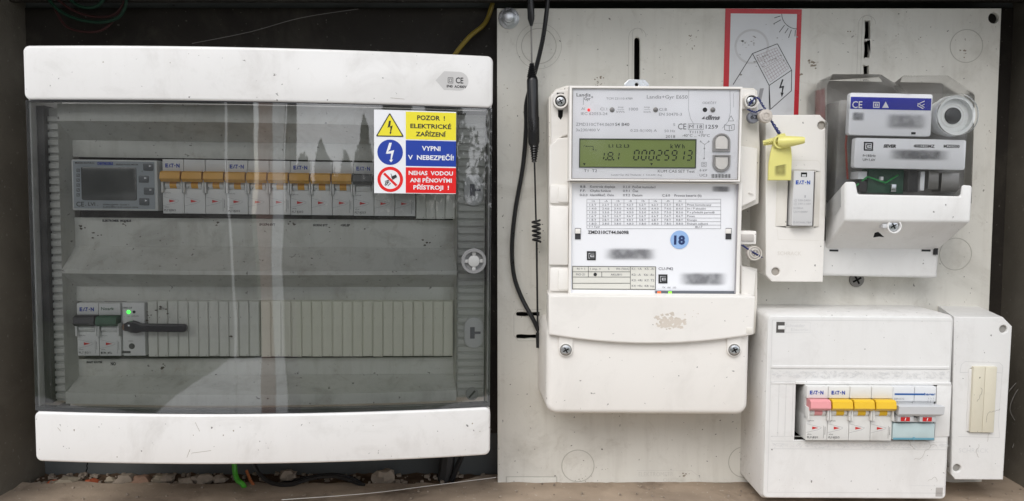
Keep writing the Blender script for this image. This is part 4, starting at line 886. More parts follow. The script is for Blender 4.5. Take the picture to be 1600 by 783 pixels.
b = MB(); b.loft([A, Bm, Bn, Cf, Cg]); t.part('clear_cover', b, m_clear, ang=28)
b = MB(); b.block(*F.rect(1275, 128, 1466, 385, 8), 0, 10, 3, 1); t.part('base_plate', b, mat('base_grey', (.48, .46, .43), .6, .3, (GRIME, .3, 30)))
b = MB(); b.block(*F.rect(1300, 160, 1500, 318, 30), 10, 40, 3, 2); t.part('inner_case', b, mat('inner_dark_grey', (.30, .295, .285), .6, .3, None, 0, .25, scale=30))
b = MB(); b.block(*F.rect(1356, 264, 1412, 302, 52), 40, 52, 0, .5); pc = t.part('circuit_board', b, m_pcb)
for u0, v0, u1, v1, m in ((1418, 266, 1434, 300, m_ink), (1437, 268, 1444, 298, m_label), (1450, 266, 1466, 296, m_steeld), (1340, 268, 1354, 280, m_label), (1342, 283, 1354, 300, m_ink), (1375, 276, 1380, 282, m_label), (1470, 270, 1498, 300, m_steeld), (1392, 288, 1400, 300, m_steel)):
    b = MB(); b.block(*F.rect(u0, v0, u1, v1, 54), 40, 55, .5, .5); t.part('electronic_component', b, m)
b = MB(); x, z = F.P(1364, 262, 52); b.tube([(x - 20, z - 22, 50), (x - 6, z - 8, 56), (x + 10, z - 13, 55), (x + 22, z - 6, 52)], .8, 6); t.part('signal_wire', b, mat('green_wire', (.03, .3, .08), .4, .4))
b = MB(); b.tube([(x - 18, z + 60, 42), (x - 22, z + 20, 46), (x - 18, z - 10, 44)], 1.0, 6); t.part('signal_wire', b, mat('red_wire', (.3, .04, .03), .4, .4), label='dark red wire behind the clear cover')
# labels
b = MB(); b.block(*F.rect(1327, 146, 1456, 212, 66), 60, 66, 2, .5); l1 = t.part('upper_label', b, m_label)
b = MB(); b.rect(*F.rect(1329, 152.5, 1455, 171.5, 66.2), 66.2); t.part('blue_stripe', b, mat('royal_blue', (.012, .02, .34), .4, .4, None, 0, 0), l1)
def zr(zx, zy): return 1120 + zx / 3.0125, zy / 3.0125
q = Pen(F, 66.35)
def TR(q, s, a, c, y, h, bold=0, **k): u0, v = zr(a, y); u1, _ = zr(c, y); q.t(s, u0, u1, v, h / 3.0125, bold, **k)
TR(q, 'CE', 637, 685, 493, 32, .012); q.box(*zr(736, 480), *zr(766, 508), 1.3); q.box(*zr(744, 488), *zr(758, 501), 1.2); q.poly([zr(778, 508), zr(795, 478), zr(810, 508)])
q.l([zr(978, 476), zr(948, 490), zr(945, 498), (zr(972, 512))], 1.3); q.l([zr(945, 486), zr(978, 506)], .9); q.l([zr(960, 500), zr(978, 490)], .9)
t.part('stripe_symbols', q, m_sw, l1)
q = Pen(F, 66.3); q.poly([zr(915, 622), zr(936, 622), zr(936, 633), zr(915, 633)]); t.part('small_black_mark', q, m_ink, l1)
b = MB(); b.block(*F.rect(1335, 217, 1509, 264, 66), 60, 66, 2, .5); l2 = t.part('lower_label', b, m_label)
q = Pen(F, 66.2); TR(q, 'SEVER', 784, 844, 688, 14, .05, shear=.2); TR(q, '40B235MZ', 926, 1026, 688, 14, .03); TR(q, 'MZE500', 1068, 1143, 689, 14, .03); TR(q, 'f=183Hz', 687, 748, 733, 11, .01); TR(q, 'Uf=1,6V', 687, 746, 752, 11, .01)
x0, y0 = 692, 668; q.box(*zr(x0, y0), *zr(x0 + 44, y0 + 42), 2.3); q.l([zr(x0 + 34, y0 + 13), zr(x0 + 14, y0 + 13), zr(x0 + 14, y0 + 30), zr(x0 + 34, y0 + 30)], 1.6); q.l([zr(x0 + 22, y0 + 21), zr(x0 + 32, y0 + 21)], 1.2)
t.part('label_print', q, m_ink, l2)
for u0, v0, u1, v1, par, dd_, g in ((1380, 176, 1452, 204, l1, 66.4, .5), (1330, 174, 1352, 190, l1, 66.4, .6), (1384, 232, 1488, 252, l2, 66.3, .75)):
    b = MB(); b.rect(*F.rect(u0, v0, u1, v1, dd_), dd_); t.part('smudged_print', b, soft('smudge_grey', (.13, .13, .14), g), par, smooth=False)
# round lens
x, z = F.P(1490, 181, 66); b = MB(); b.ring(x, z, 13.5, 17.2, 69, 8, 44); b.cyl(x, z, 15, 50, 64, 40, .3); ln = t.part('lens_ring', b, mat('pale_lens', (.80, .82, .82), .3, .5, None, 0, .05, scale=80))
b = MB(); b.cyl(x + .3, z + .2, 7.0, 63.9, 66, 24, 1.5); t.part('lens_pupil', b, m_black, ln)
b = MB(); b.ring(x, z, 9.2, 9.8, 64.4, .3, 40); b.ring(x, z, 7.2, 7.5, 64.3, .3, 40); t.part('lens_step', b, m_abs, ln)
b = MB(); b.ring(x, z, 16.6, 17.9, 72.2, 2.5, 48); t.part('clear_boss', b, m_clear, ln)
# white terminal cover
fr = 0
fm = lv(71.6, (1320, 345), (1320, 283), (1338, 283), (1341, 303), (1501, 306), (1503, 288), (1520, 289), (1517, 347))
bk = lv(28, (1290, 388), (1290, 318), (1300, 314), (1320, 318), (1470, 320), (1480, 318), (1490, 320), (1467, 390))
b = MB(); b.loft([bk, fm]); b.bevel(2.2, 4, 30); t.part('terminal_cover', b, m_abs, ang=13)
x0, x1, z0, z1 = F.rect(1288, 388, 1467, 433, 28); b = MB(); b.block(x0 - 12, x1, z0, z1 + 6, 0, 28, 2, 3, db=-2, bs=3); low = t.part('terminal_block', b, m_abs)
b = MB()
for u in (1296, 1440): b.rect(*F.rect(u, 390, u + 14, 393, 28.3), 28.3)
b.block(*F.rect(1459, 386, 1465, 398, 29), 28, 30, 0, .4); t.part('cover_slit', b, m_ink, low)
x, z = F.P(1392, 353, 64); b = MB(); b.ring(x, z, 4.8, 6.2, 70.5, 9); b.disc(x, z, 4.9, 67.2); rg = t.part('screw_pocket', b, m_abs); screw(t, x, z, 67.4, 4.4)
b = MB(); b.block(x - 9.5, x - 5.5, z - 2, z + 1.6, 60, 69.5, .8, .5); t.part('pocket_tab', b, m_greyt, rg)
b = MB(); x, z = F.P(1370, 362, 60); b.poly([(x - 4, z - 5), (x - 3, z - 1), (x, z), (x + 5.5, z - 4.5), (x + 1, z - 4.2)], 62.5); t.part('broken_notch', b, m_void)

# ------------------------------------------------------------------ small main switch enclosure
F = Frame(1240, 310, 0, 0, .6)
t = Thing('fuse_enclosure', 'narrow white single-module enclosure between the two meters', 'enclosure', F, 1240, 438, 0)
fr = lv(45, (1206, 438), (1197, 428), (1197, 181), (1279, 181), (1292, 194), (1284, 439))
fm = lv(43.5, (1205, 440), (1195.5, 429), (1195.5, 180), (1280, 179.5), (1293.5, 193), (1285, 440.5))
bk = lv(0, (1190, 417), (1176, 410), (1176, 188), (1243, 188), (1257, 200), (1253, 420))
bk = lv(0, (1185, 425), (1172, 415), (1172, 190), (1250, 190), (1258, 199), (1250, 424))
x, z = F.P(1284, 196, 45); x2, z2 = F.P(1212, 424.5, 45); o5 = rect_pl(*F.rect(1230, 266, 1272.5, 356, 45))
b = MB(); b.loft([bk, fm], cap=False); b.plate([(p[0], p[1]) for p in fm], [circ(x, z, 3.6), circ(x2, z2, 3.6), o5], 42.5, 45, .8); t.part('shell', b, m_cream)
b = MB(); b.cyl(x, z, 3.9, 30, 42.8, 20, .2); t.part('screw_well', b, mat('well_grey', (.40, .37, .33), .6, .3)); b = MB(); b.cyl(x2, z2, 3.9, 30, 42.8, 20, .2); t.part('screw_well', b, mat('well_grey', (.40, .37, .33), .6, .3))
b = MB()
b.frame(F.rect(1213, 268, 1281, 354, 45.2), F.rect(1230, 266.5, 1272.5, 355.5, 45), 44.9, 45.35, .1)
b.lines(pts(F, 45.15, (1216, 268), (1218, 255), (1226, 250), (1278, 251), (1283, 257), (1282, 268)), .35, 45.12); b.lines(pts(F, 45.15, (1214, 356), (1216, 374), (1280, 376)), .35, 45.12)
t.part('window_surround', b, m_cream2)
q = Pen(F, 45.15); q.t('SCHRACK', 1215, 1252, 396, 6, .0); t.part('moulded_lettering', q, mat('cream_emboss', (.70, .665, .61), .5, .4))
x0, x1, z0, z1 = F.rect(1238, 267, 1270.5, 353, 52); t2 = Thing('rail_module', 'pale grey one-module device with blue brand lettering in the narrow enclosure', 'rail module', F, d=52, xz=(x0, z0))
b = MB(); b.block(x0, x1, z0, z1, 25, 53, .6, .8, dl=0); t2.part('case', b, mat('module_pale', (.62, .62, .62), .45, .4, None, 0, .02))
b = MB(); b.rect(*F.rect(1251.5, 269.5, 1261, 276.5, 53.1), 53.1); hk = t2.part('top_notch', b, m_void)
b = MB(); b.rect(*F.rect(1253, 272.5, 1259.5, 276, 53.2), 53.2); t2.part('notch_light', b, m_greyt, hk)
b = MB(); xa, za = F.P(1243.5, 285, 53.2); xb, _ = F.P(1266, 285, 53.2); eaton(b, xa, xb, za, 3.1, 53.15); t2.part('brand_lettering', b, mat('eaton_blue', (.01, .07, .40), .5, .4, None, 0, 0))
q = Pen(F, 53.15); q.t('1', 1257, 1259, 307, 4); q.t('-[] 220-240V', 1240, 1267, 313, 3); q.t('-[] 24V-110V', 1240, 1267, 318.5, 3); q.t('In=250mA', 1240, 1255, 325, 3); q.t('Un=1000V', 1240, 1262, 331, 3); q.t('Z-SCHALTER', 1239, 1268, 347.5, 2.6); t2.part('case_lettering', q, mat('faint_grey_print', (.40, .40, .42), .6, .3, None, 0, 0))

# ------------------------------------------------------------------ white breaker box, lower right
F = Frame(1340, 640, 65, 0, .35)
t = Thing('breaker_box', 'deep white surface box with open slot of six breaker modules', 'distribution box', F, 1340, 778, -65)
fx0, fx1, fz0, fz1 = F.rect(1196, 494, 1484, 779, 0)
bx0 = F.P(1157, 700, -65)[0]; bt = F.P(1300, 476, -65)[1]; bb_ = F.P(1154, 741, -65)[1]
S = rect_pl(*F.rect(1243, 600, 1462, 688.5, 0))
S2 = rect_pl(*F.rect(1205, 596, 1486, 692, 0))
b = MB()
def rl(x0, x1, z0, z1, r, d): bo, to = rr(x0, x1, z0, z1, r, 1, 3); return [(x, z, d) for x, z in bo] + [(x, z, d) for x, z in reversed(to)]
b.loft([rl(fx0 + (bx0 - fx0) * 1.0, fx1 + 2, bb_, bt, 3, -65), rl(fx0 - 1.6, fx1 + 1.4, fz0 - 1.4, fz1 + 1.4, 4, -4), rl(fx0, fx1, fz0, fz1, 4, -1.2)], cap=False)
t.part('shell', b, m_absb)
bo, to = rr(fx0, fx1, fz0, fz1, 4, 1, 4); b = MB(); b.plate(bo + to[::-1], [S], -3, 0, 1.2); fp = t.part('front_plate', b, m_abs)
b = MB(); b.rect(S[0][0] - 3, S[1][0] + 3, S[0][1] - 3, S[2][1] + 3, -24); t.part('slot_void', b, m_void, fp)
b = MB()
ix0, ix1, iz0, iz1 = F.rect(1203, 501, 1482, 770, .3)
b.lines([(ix0, iz0), (ix1, iz0), (ix1, iz1), (ix0, iz1)], .35, .12, True)
for v in (577, 597.5, 682.5, 690, 702): x0, _ = F.P(1204, v, .1); x1, _ = F.P(1480, v, .1); z = F.P(1340, v, .1)[1]; b.line((x0, z), (x1, z), .4, .13)
for u in (1216, 1227, 1238): x, z = F.P(u, 600, .1); x, z2 = F.P(u - 1, 682, .1); b.line((x, z), (x, z2), .4, .14)
t.part('moulded_groove', b, mat('groove_grey', (.60, .60, .59), .6, .3), fp)
# raised texture bands
rs = random.Random(2)
for v0, v1, n_ in ((580.5, 591, 260), (692.5, 700.5, 230)):
    b = MB(); x0, x1, z0, z1 = F.rect(1207, v0, 1482, v1, .1)
    for _ in range(n_):
        x, z = rs.uniform(x0, x1), rs.uniform(z0, z1); a = rs.uniform(0, 3.14); l = rs.uniform(.7, 1.9); b.line((x - l * math.cos(a), z - l * math.sin(a) * .6), (x + l * math.cos(a), z + l * math.sin(a) * .6), .45, .22 + .05 * rs.random())
    t.part('pebbled_band', b, mat('pebble_white', (.66, .66, .655), .6, .3, None, 0, .05), fp, kind='stuff')
b = MB(); b.block(*F.rect(1243, 597, 1486, 601, .6), 0, .9, 0, .3); b.block(*F.rect(1462.5, 601, 1485, 682, .4), 0, .5, 0, .2); b.block(*F.rect(1205, 572, 1483, 576, .4), 0, .6, 0, .25); b.block(*F.rect(1205, 597.5, 1243, 600, .4), 0, .5, 0, .2)
t.part('slot_trim', b, m_abs, fp)
b = MB(); x0, x1, z0, z1 = F.rect(1213, 503, 1226, 520, .2); b.rect(x0, x1, z0, z1, .14); nt_ = t.part('corner_notch', b, mat('notch_dark', (.09, .085, .08), .6, .3), fp)
b = MB(); b.block(x0 + 1.5, x1, z0 + 3, z1 - 3.2, .1, .9, 0, .3); t.part('notch_clip', b, m_abs, fp)
q = Pen(F, .15); q.t('Schneider', 1228, 1258, 508.5, 5, .01); q.t('Electric', 1236, 1263, 515, 4, .01); q.box(1227.5, 503, 1266, 520, .5); q.l([(1420, 758), (1475, 760)], .6); t.part('moulded_lettering', q, mat('emboss_white', (.66, .66, .655), .5, .4), fp)
b = MB(); b.rect(*F.rect(1462, 762, 1473, 776, .12), .12); t.part('corner_recess', b, mat('notch_mid', (.42, .40, .38), .6, .3), fp)
b = MB(); rs = random.Random(9)
x, z = F.P(1434, 700, .4)
scribble(b, *F.P(1430, 702, .4), 14, 1.8, .25, .3); scribble(b, *F.P(1428, 718, .4), 16, 1.7, .2, .3); scribble(b, *F.P(1455, 697, .4), 10, 1.6, .2, .3); scribble(b, *F.P(1450, 752, .4), 9, 1.4, .2, .3)
for _ in range(60): x, z = rs.uniform(fx0 + 4, fx1 - 4), rs.uniform(fz0 + 4, fz1 - 4); blot(b, x, z, rs.uniform(.12, .4), .25, 6) if not (S[0][1] < z < S[2][1]) else None
t.part('hair_and_dust', b, mat('dust_hair', (.38, .35, .31), .9, .1), fp, kind='stuff')
# breakers
BD = 7
x0, z0 = F.P(1258.5, 688, BD); xE, _ = F.P(1393, 689.5, BD); W = (xE - x0) / 4; H = F.P(1300, 604, BD)[1] - z0
breaker(F, x0, z0, BD, 1, 'circuit_breaker', 'single white breaker with pink toggle', [m_pink], m_brk2, None, W=W, H=H, code='PL7-B2/1', protr=7, bk_=30)
breaker(F, x0 + W, z0, BD, 3, 'circuit_breaker', 'three-pole white breaker with bright yellow toggles', [m_yellowt] * 3, m_brk2, None, W=W, H=H, code='PL7-B25/3', protr=7, bk_=30)
xh = x0 + 4 * W; wh = F.P(1461, 690, BD)[0] - xh
t2 = Thing('isolator_switch', 'two-module main switch with grey toggle bar and teal window', 'switch', F, d=BD, xz=(xh, z0))
b = MB(); k = H / 45.5
for i in range(2): b.block(xh + i * wh / 2 + .2, xh + (i + 1) * wh / 2 - .2, z0 + 33 * k, z0 + H, BD - 30, BD - 1.2, .3, .5); b.block(xh + i * wh / 2 + .2, xh + (i + 1) * wh / 2 - .2, z0, z0 + 33 * k, BD - 30, BD - 4, .3, .3)
b.block(xh + .2, xh + wh - .2, z0 + 16 * k, z0 + 20 * k, BD - 4.5, BD + .2, .3, .5)
t2.part('case', b, mat('switch_grey_white', (.68, .69, .70), .45, .4, None, 0, .03))
b = MB(); zt0, zt1 = z0 + 23 * k, z0 + 31.5 * k; prof = [(zt0 + 3, BD - 4), (zt0, BD + 7), (zt0 + 2, BD + 9), (zt1, BD + 10), (zt1 + .3, BD + 8), (zt1 - 1, BD - 4)]; m6 = 6
xa, xb = xh + .4, xh + wh + 1.5
b.add([(xa + (.8 if j in (0, 1) else 0), p[0], p[1]) for j, p in enumerate(prof)] + [(xb - (2.4 if j in (0, 1) else 0), p[0], p[1]) for j, p in enumerate(prof)], [tuple(reversed((j, (j + 1) % 6, 6 + (j + 1) % 6, 6 + j))) for j in range(6)] + [tuple(range(6)), tuple(reversed(range(6, 12)))])
t2.part('toggle_bar', b, m_greyt, ang=20)
for i in range(2):
    xa = xh + i * wh / 2 + 4.6; b = MB(); b.block(xa - 2.6, xa + 11, z0 + 17.5 * k, z0 + 22.6 * k, BD - 4, BD + 5.2, .4, .6); t2.part('handle_foot', b, m_greyt)
    b = MB(); b.rect(xa - .2, xa + 7.6, z0 + 18.1 * k, z0 + 21.6 * k, BD + 5.35); rd = t2.part('red_marker', b, m_red); b = MB(); b.line((xa + 3.4, z0 + 18.8 * k), (xa + 4.1, z0 + 21 * k), .7, BD + 5.45); t2.part('marker_digit', b, m_label, rd)
b = MB(); b.block(xh + .6, xh + wh - 1, z0 + 1, z0 + 14.8 * k, BD - 4, BD + .6, .8, .5); t2.part('teal_window', b, mat('teal_plastic', (.50, .61, .62), .2, .5, None, 0, .06, scale=60))
b = MB(); b.rect(xh + .8, xh + wh - 1.2, z0 + 1.2, z0 + 3, BD + .75); b.block(xh + wh / 2 - .8, xh + wh / 2 + .8, z0 + 1, z0 + 3.6, BD + .5, BD + 1.3, 0, .3); t2.part('window_catch', b, mat('teal_dark', (.14, .33, .42), .3, .5))
b = MB(); zs_ = z0 + H * .86; b.rect(xh + 1.6, xh + wh * .72, zs_ - .75, zs_ + .75, BD - 1.05); b.text('hager', xh + wh * .72, xh + wh - .8, zs_ + .2, 2.1, BD - 1.0, .03); t2.part('blue_lettering', b, mat('hager_blue', (.01, .09, .32), .5, .4, None, 0, 0))
b = MB(); b.text('SBN332', xh + 1.2, xh + 10, z0 + H * .775, 1.5, BD - 1); b.text('32A', xh + 1.2, xh + 5, z0 + H * .71, 1.4, BD - 1)
for i in range(3): xx = xh + wh - 7 + i * 2.2; b.line((xx, z0 + H * .80), (xx + .8, z0 + H * .77), .25, BD - 1); b.line((xx, z0 + H * .76), (xx, z0 + H * .70), .25, BD - 1)
t2.part('case_lettering', b, m_ink2)

# ------------------------------------------------------------------ narrow enclosure at far right
F = Frame(1530, 620, 55, 0, .6)
t = Thing('end_enclosure', 'narrow white enclosure with yellowed blank at the far right edge of the board', 'enclosure', F, 1530, 748, -55)
fo = [(1488, 746), (1492, 495), (1565, 496), (1579, 510), (1565, 748), (1500, 747)]
fm = lv(-1.5, (1485, 741), (1489.5, 494.5), (1565.5, 495), (1580, 509.5), (1566, 749), (1491, 748.5))
bk = lv(-55, (1462, 715), (1466, 478), (1530, 479), (1542, 490), (1532, 722), (1470, 722))
x, z = F.P(1568, 514.5, 0); x2, z2 = F.P(1495.5, 731.5, 0); S = rect_pl(*F.rect(1514.5, 576, 1554, 676, 0))
b = MB(); b.loft([bk, fm], cap=False); b.plate([(p[0], p[1]) for p in fm], [circ(x, z, 3.4), circ(x2, z2, 3.4), S], -3, 0, .9); sh = t.part('shell', b, m_abs)
b = MB(); b.cyl(x, z, 3.7, -15, -2.2, 20, .2); t.part('screw_well', b, mat('well_grey2', (.30, .29, .27), .6, .3)); b = MB(); b.cyl(x2, z2, 3.7, -15, -2.2, 20, .2); t.part('screw_well', b, mat('well_grey2', (.30, .29, .27), .6, .3))
b = MB(); b.rect(S[0][0] - 2, S[1][0] + 2, S[0][1] - 2, S[2][1] + 2, -12); t.part('slot_void', b, m_void)
b = MB(); b.block(*F.rect(1512, 577, 1516.5, 674, .5), -6, .6, 0, .3); t.part('slot_lip', b, m_abs)
b = MB()
b.lines(pts(F, .12, (1500, 582), (1502, 570), (1508, 565), (1562, 567), (1567, 572), (1566, 582), (1560, 660), (1562, 684), (1497, 682)), .35, .12); b.lines(pts(F, .12, (1500, 582), (1513, 582)), .5, .12); b.lines(pts(F, .12, (1556, 582), (1566, 583)), .4, .12)
t.part('moulded_groove', b, mat('groove_grey', (.60, .60, .59)))
q = Pen(F, .12); q.t('SCHRACK', 1498, 1545, 704, 7, .0); t.part('moulded_lettering', q, mat('emboss_white', (.66, .66, .655)))
b = MB(); rs = random.Random(21); scribble(b, *F.P(1543, 690, .3), 10, 1.8, .25, .25); scribble(b, *F.P(1530, 715, .3), 8, 1.8, .22, .25); t.part('hair_and_dust', b, mat('dust_hair', (.38, .35, .31)), kind='stuff')
x0, x1, z0, z1 = F.rect(1519, 573.5, 1555.5, 676, 3); t2 = Thing('blank_cover', 'yellowed cream blank cover clipped into the far right enclosure', 'blank cover', F, d=3, xz=(x0, z0))
b = MB(); b.block(x0, (x0 + x1) / 2 - .1, z0, z1, -12, 3, 0, .4); b.block((x0 + x1) / 2 + .1, x1, z0, z1, -12, 3, 0, .4); t2.part('cover_plate', b, mat('yellowed_plastic', (.66, .62, .50), .5, .35, (GRIME, .15, 40), .3, .02))
b = MB(); scribble(b, *F.P(1532, 606, 3.1), 9, 1.6, .25, 3.1); scribble(b, *F.P(1541, 660, 3.1), 12, 1.7, .22, 3.1); t2.part('hair', b, mat('dark_hair', (.16, .14, .12), .8, .2), kind='stuff')

# ------------------------------------------------------------------ antenna and cables
def wpts(lst): return [(*W0.P(u, v, d), d) for u, v, d in lst]
def smooth(P, n=6):
    out = []
    for i in range(len(P) - 1):
        p0, p1, p2, p3 = P[max(i - 1, 0)], P[i], P[i + 1], P[min(i + 2, len(P) - 1)]
        for k in range(n):
            s = k / n; out.append(tuple(.5 * (2 * p1[j] + (p2[j] - p0[j]) * s + (2 * p0[j] - 5 * p1[j] + 4 * p2[j] - p3[j]) * s * s + (3 * p1[j] - p0[j] - 3 * p2[j] + p3[j]) * s ** 3) for j in range(3)))
    return out + [P[-1]]
t = Thing('antenna', 'slim black whip antenna with coil hanging in front of the grey board', 'antenna', W0, 838, 540, 12)
prof = [(829, -12, 3.4), (829, 6, 3.6), (829.4, 14, 3.6), (829.8, 30, 3.4), (830.2, 41, 1.2)]
b = MB(); b.tube([(*W0.P(u, v, 26), 26) for u, v, _ in prof], [r * .9 for *_, r in prof], 14); t.part('upper_sleeve', b, m_black)
b = MB(); b.tube(wpts([(830.2, 40, 26), (831, 102, 25)]), .75, 8); t.part('thin_rod', b, m_steeld)
L = []; v = 99
for i in range(7): L += [(831, v, 1.7 + .35 * i), (831, v + 1.6, 2.6 + .35 * i), (831.2, v + 2.3, 1.7 + .35 * i)]; v += 3.2
L += [(831.5, 122, 4.6), (832, 126, 5.2), (833, 182, 5.1), (833.3, 184, 5.4), (834, 222, 5.3), (834.3, 226, 4.6)]; v = 228
for i in range(7): L += [(834.7, v, 3.9 - .3 * i), (834.8, v + 2, 4.3 - .3 * i), (834.9, v + 3, 3.2 - .3 * i)]; v += 3.8
b = MB(); b.tube([(*W0.P(u, v, 24), 24) for u, v, _ in L], [r for *_, r in L], 16); t.part('body_sleeve', b, m_black)
b = MB(); b.tube(wpts([(835.2, 254, 24), (837.5, 344, 18)]), .8, 8); b.tube(wpts([(838.5, 378, 16), (840.5, 540, 8)]), .95, 8); t.part('thin_rod', b, m_black)
b = MB(); x0, z0 = W0.P(837.5, 344, 17); x1, z1 = W0.P(838.5, 378, 17); NC = 90
b.tube([(x0 + (x1 - x0) * i / NC + 3.4 * math.cos(i / NC * 6.28 * 5), z0 + (z1 - z0) * i / NC, 17 + 3.4 * math.sin(i / NC * 6.28 * 5)) for i in range(NC + 1)], 1.0, 8); t.part('loading_coil', b, m_black)
b = MB(); b.tube(wpts([(840.3, 520, 9), (840.8, 543, 8)]), 1.9, 10); t.part('tip_sleeve', b, m_black)
t = Thing('antenna_cable', 'black cable looping down beside the whip antenna', 'cable', W0, 842, 515, 8)
b = MB(); b.tube(smooth(wpts([(857, -15, 20), (854, 20, 20), (848, 62, 18), (838, 105, 14), (829, 135, 12), (822, 165, 8), (822, 200, 6), (817, 260, 5), (805, 330, 5), (800, 385, 5), (803, 430, 5), (815, 465, 6), (832, 497, 8), (841, 516, 8)]), 8), 2.05, 10); t.part('black_jacket', b, m_black)
# yellow wire behind the box
def cable(name, label, lst, r, m, cat='wire', group=None, n=6):
    b = MB(); P_ = smooth(wpts(lst), n); b.tube(P_, r, 8); o = mesh_obj(name, W0, b, m, None, P_[0]); tag(o, label, cat, group); return o
m_yw = mat('yellow_wire', (.26, .19, .03), .45, .4); m_gw = mat('green_insulation', (.07, .36, .03), .4, .4); m_dg = mat('dark_green_wire', (.007, .034, .018), .5, .3); m_dr = mat('dark_red_wire', (.04, .013, .012), .5, .3); m_ow = mat('orange_brown_wire', (.40, .13, .05), .5, .3)
cable('wire', 'yellow wire running up from behind the big box into the dark', [(705, 95, -22), (716, 78, -18), (735, 56, -16), (758, 36, -20), (770, 5, -22)], 2.2, m_yw)
cable('wire', 'bright green wire below the big box', [(366, 722, 4), (367, 738, 6), (371, 750, 10), (380, 758, 14), (386, 775, 6)], 2.4, m_gw)
cable('wire', 'thin orange brown wire beside the green one', [(385, 735, 0), (391, 750, 4), (396, 758, 8), (400, 772, 2)], 1.4, m_ow)
cable('cable', 'thicker black cable curling under the middle of the big box', [(396, 722, 2), (405, 740, 8), (425, 755, 12), (455, 757, 12), (485, 748, 10), (520, 744, 8), (545, 750, 8), (570, 759, 6)], 1.9, m_black, 'cable')
cable('cable', 'thin black cable just above the curled one', [(440, 755, -6), (480, 746, -4), (520, 741, -4), (550, 747, -6), (568, 757, -6)], 1.4, m_black, 'cable')
cable('cable', 'black cable dropping steeply below the right end of the big box', [(722, 712, -16), (714, 730, -14), (706, 752, -12)], 2.6, m_black, 'cable')
cable('conduit', 'fat dark conduit behind the cable at the box corner', [(700, 700, -22), (698, 725, -20), (694, 756, -18)], 7.5, mat('dark_conduit', (.035, .033, .032), .5, .3), 'conduit')
cable('wire', 'dark green wire loop hanging in the top left darkness', [(65, -20, -6), (85, 10, -6), (115, 28, -5), (155, 35, -5), (185, 27, -6), (197, 5, -6), (196, -20, -8)], 1.5, m_dg)
cable('wire', 'shorter dark green wire arc at the top left edge', [(100, -15, -4), (115, 4, -4), (135, 12, -4), (155, 7, -4), (170, -15, -4)], 1.5, m_dg)
cable('wire', 'upper dark red wire among the green loops', [(80, -10, -8), (110, 14, -8), (145, 26, -8), (180, 22, -8), (200, -8, -8)], 1.2, m_dr)
cable('wire', 'lower dark red wire among the green loops', [(75, -12, -9), (100, 38, -9), (135, 50, -9), (165, 44, -9), (190, 15, -9)], 1.2, m_dr)
m_web = mat('cobweb_thread', (.55, .53, .50), .8, .2)
cable('thread', 'long pale thread slanting up over the concrete to the board', [(440, 781, 60), (575, 771, 40), (680, 758, 24), (775, 746, 8)], .35, m_web, 'thread')
cable('thread', 'fine cobweb thread in the dark above the big box', [(300, 68, -10), (390, 50, -8), (470, 28, -8), (560, 14, -8)], .28, mat('dim_thread', (.2, .19, .18), .8, .2), 'thread')
cable('thread', 'hairy cobweb curl at the right edge of the niche', [(1576, 612, -6), (1590, 597, -4), (1598, 604, 0), (1588, 612, -2), (1578, 640, -4), (1590, 668, -4), (1582, 700, -4)], .35, mat('dim_thread', (.2, .19, .18)), 'thread')

# ------------------------------------------------------------------ seals
m_lead = mat('lead_seal', (.55, .50, .45), .4, .45, ((.2, .17, .14), .6, 200), 0, .1, .6, 400)
t = Thing('lead_seal', 'pale round crimped seal on twisted wire, at the right edge of the tall meter', 'seal', W0, 1197, 181, 60)
x, z = W0.P(1197.5, 181, 62); b = MB(); b.cyl(x, z, 5.9, 56, 62, 20, 1.4); b.ring(x, z, 2.2, 4.0, 62.6, .8, 14); b.v = [(p[0] + .15 * math.sin(p[1] * 3), p[1], p[2]) for p in b.v]; t.part('disc', b, m_lead)
t = Thing('lead_seal', 'bluish grey round seal behind the pale crimped one', 'seal', W0, 1178, 182, 54)
x, z = W0.P(1178, 183, 55); b = MB(); b.cyl(x, z, 5.2, 50, 55, 20, 1); b.ring(x, z, 1.6, 2.4, 55.4, .5, 14); t.part('disc', b, mat('blue_grey_seal', (.22, .23, .27), .45, .45))
b = MB(); x, z = W0.P(1178, 183, 55.3); b.text('63', x - 3, x + 3, z, 3, 55.4, .02); t.part('stamped_number', b, m_ink)
m_tw = mat('blue_seal_wire', (.03, .04, .16), .5, .4)
def twist(name, label, lst, r=.45):
    P_ = smooth(wpts(lst), 14); b = MB()
    for ph in (0, math.pi): b.tube([(p[0] + .7 * math.cos(i * .9 + ph), p[1] + .7 * math.sin(i * .9 + ph) * .4, p[2] + .6 * math.sin(i * .9 + ph)) for i, p in enumerate(P_)], r, 6)
    o = mesh_obj(name, W0, b, m_tw, None, P_[0]); tag(o, label, 'seal wire')
twist('seal_wire', 'twisted blue wire from the meter screw down to the yellow seal', [(1170, 165, 57), (1182, 152, 60), (1192, 165, 62), (1202, 182, 58), (1210, 198, 58), (1217, 209, 60)])
twist('seal_wire', 'second twisted blue wire joining the two round seals', [(1169, 171, 57), (1180, 175, 58), (1192, 172, 60), (1206, 190, 57), (1219, 208, 60)])
twist('seal_wire', 'short blue wire holding the transparent seal', [(1160, 383, 56), (1170, 390, 60), (1180, 396, 62), (1190, 402, 60)])
m_ys = mat('yellow_seal', (.74, .69, .23), .35, .45, None, 0, .05, .15, 200)
t = Thing('yellow_seal', 'bright yellow plastic tag seal hanging in front of the narrow enclosure', 'seal', W0, 1218, 280, 58)
def zy(zx, zy_): return 1140 + zx / 2.305, 130 + zy_ / 2.305
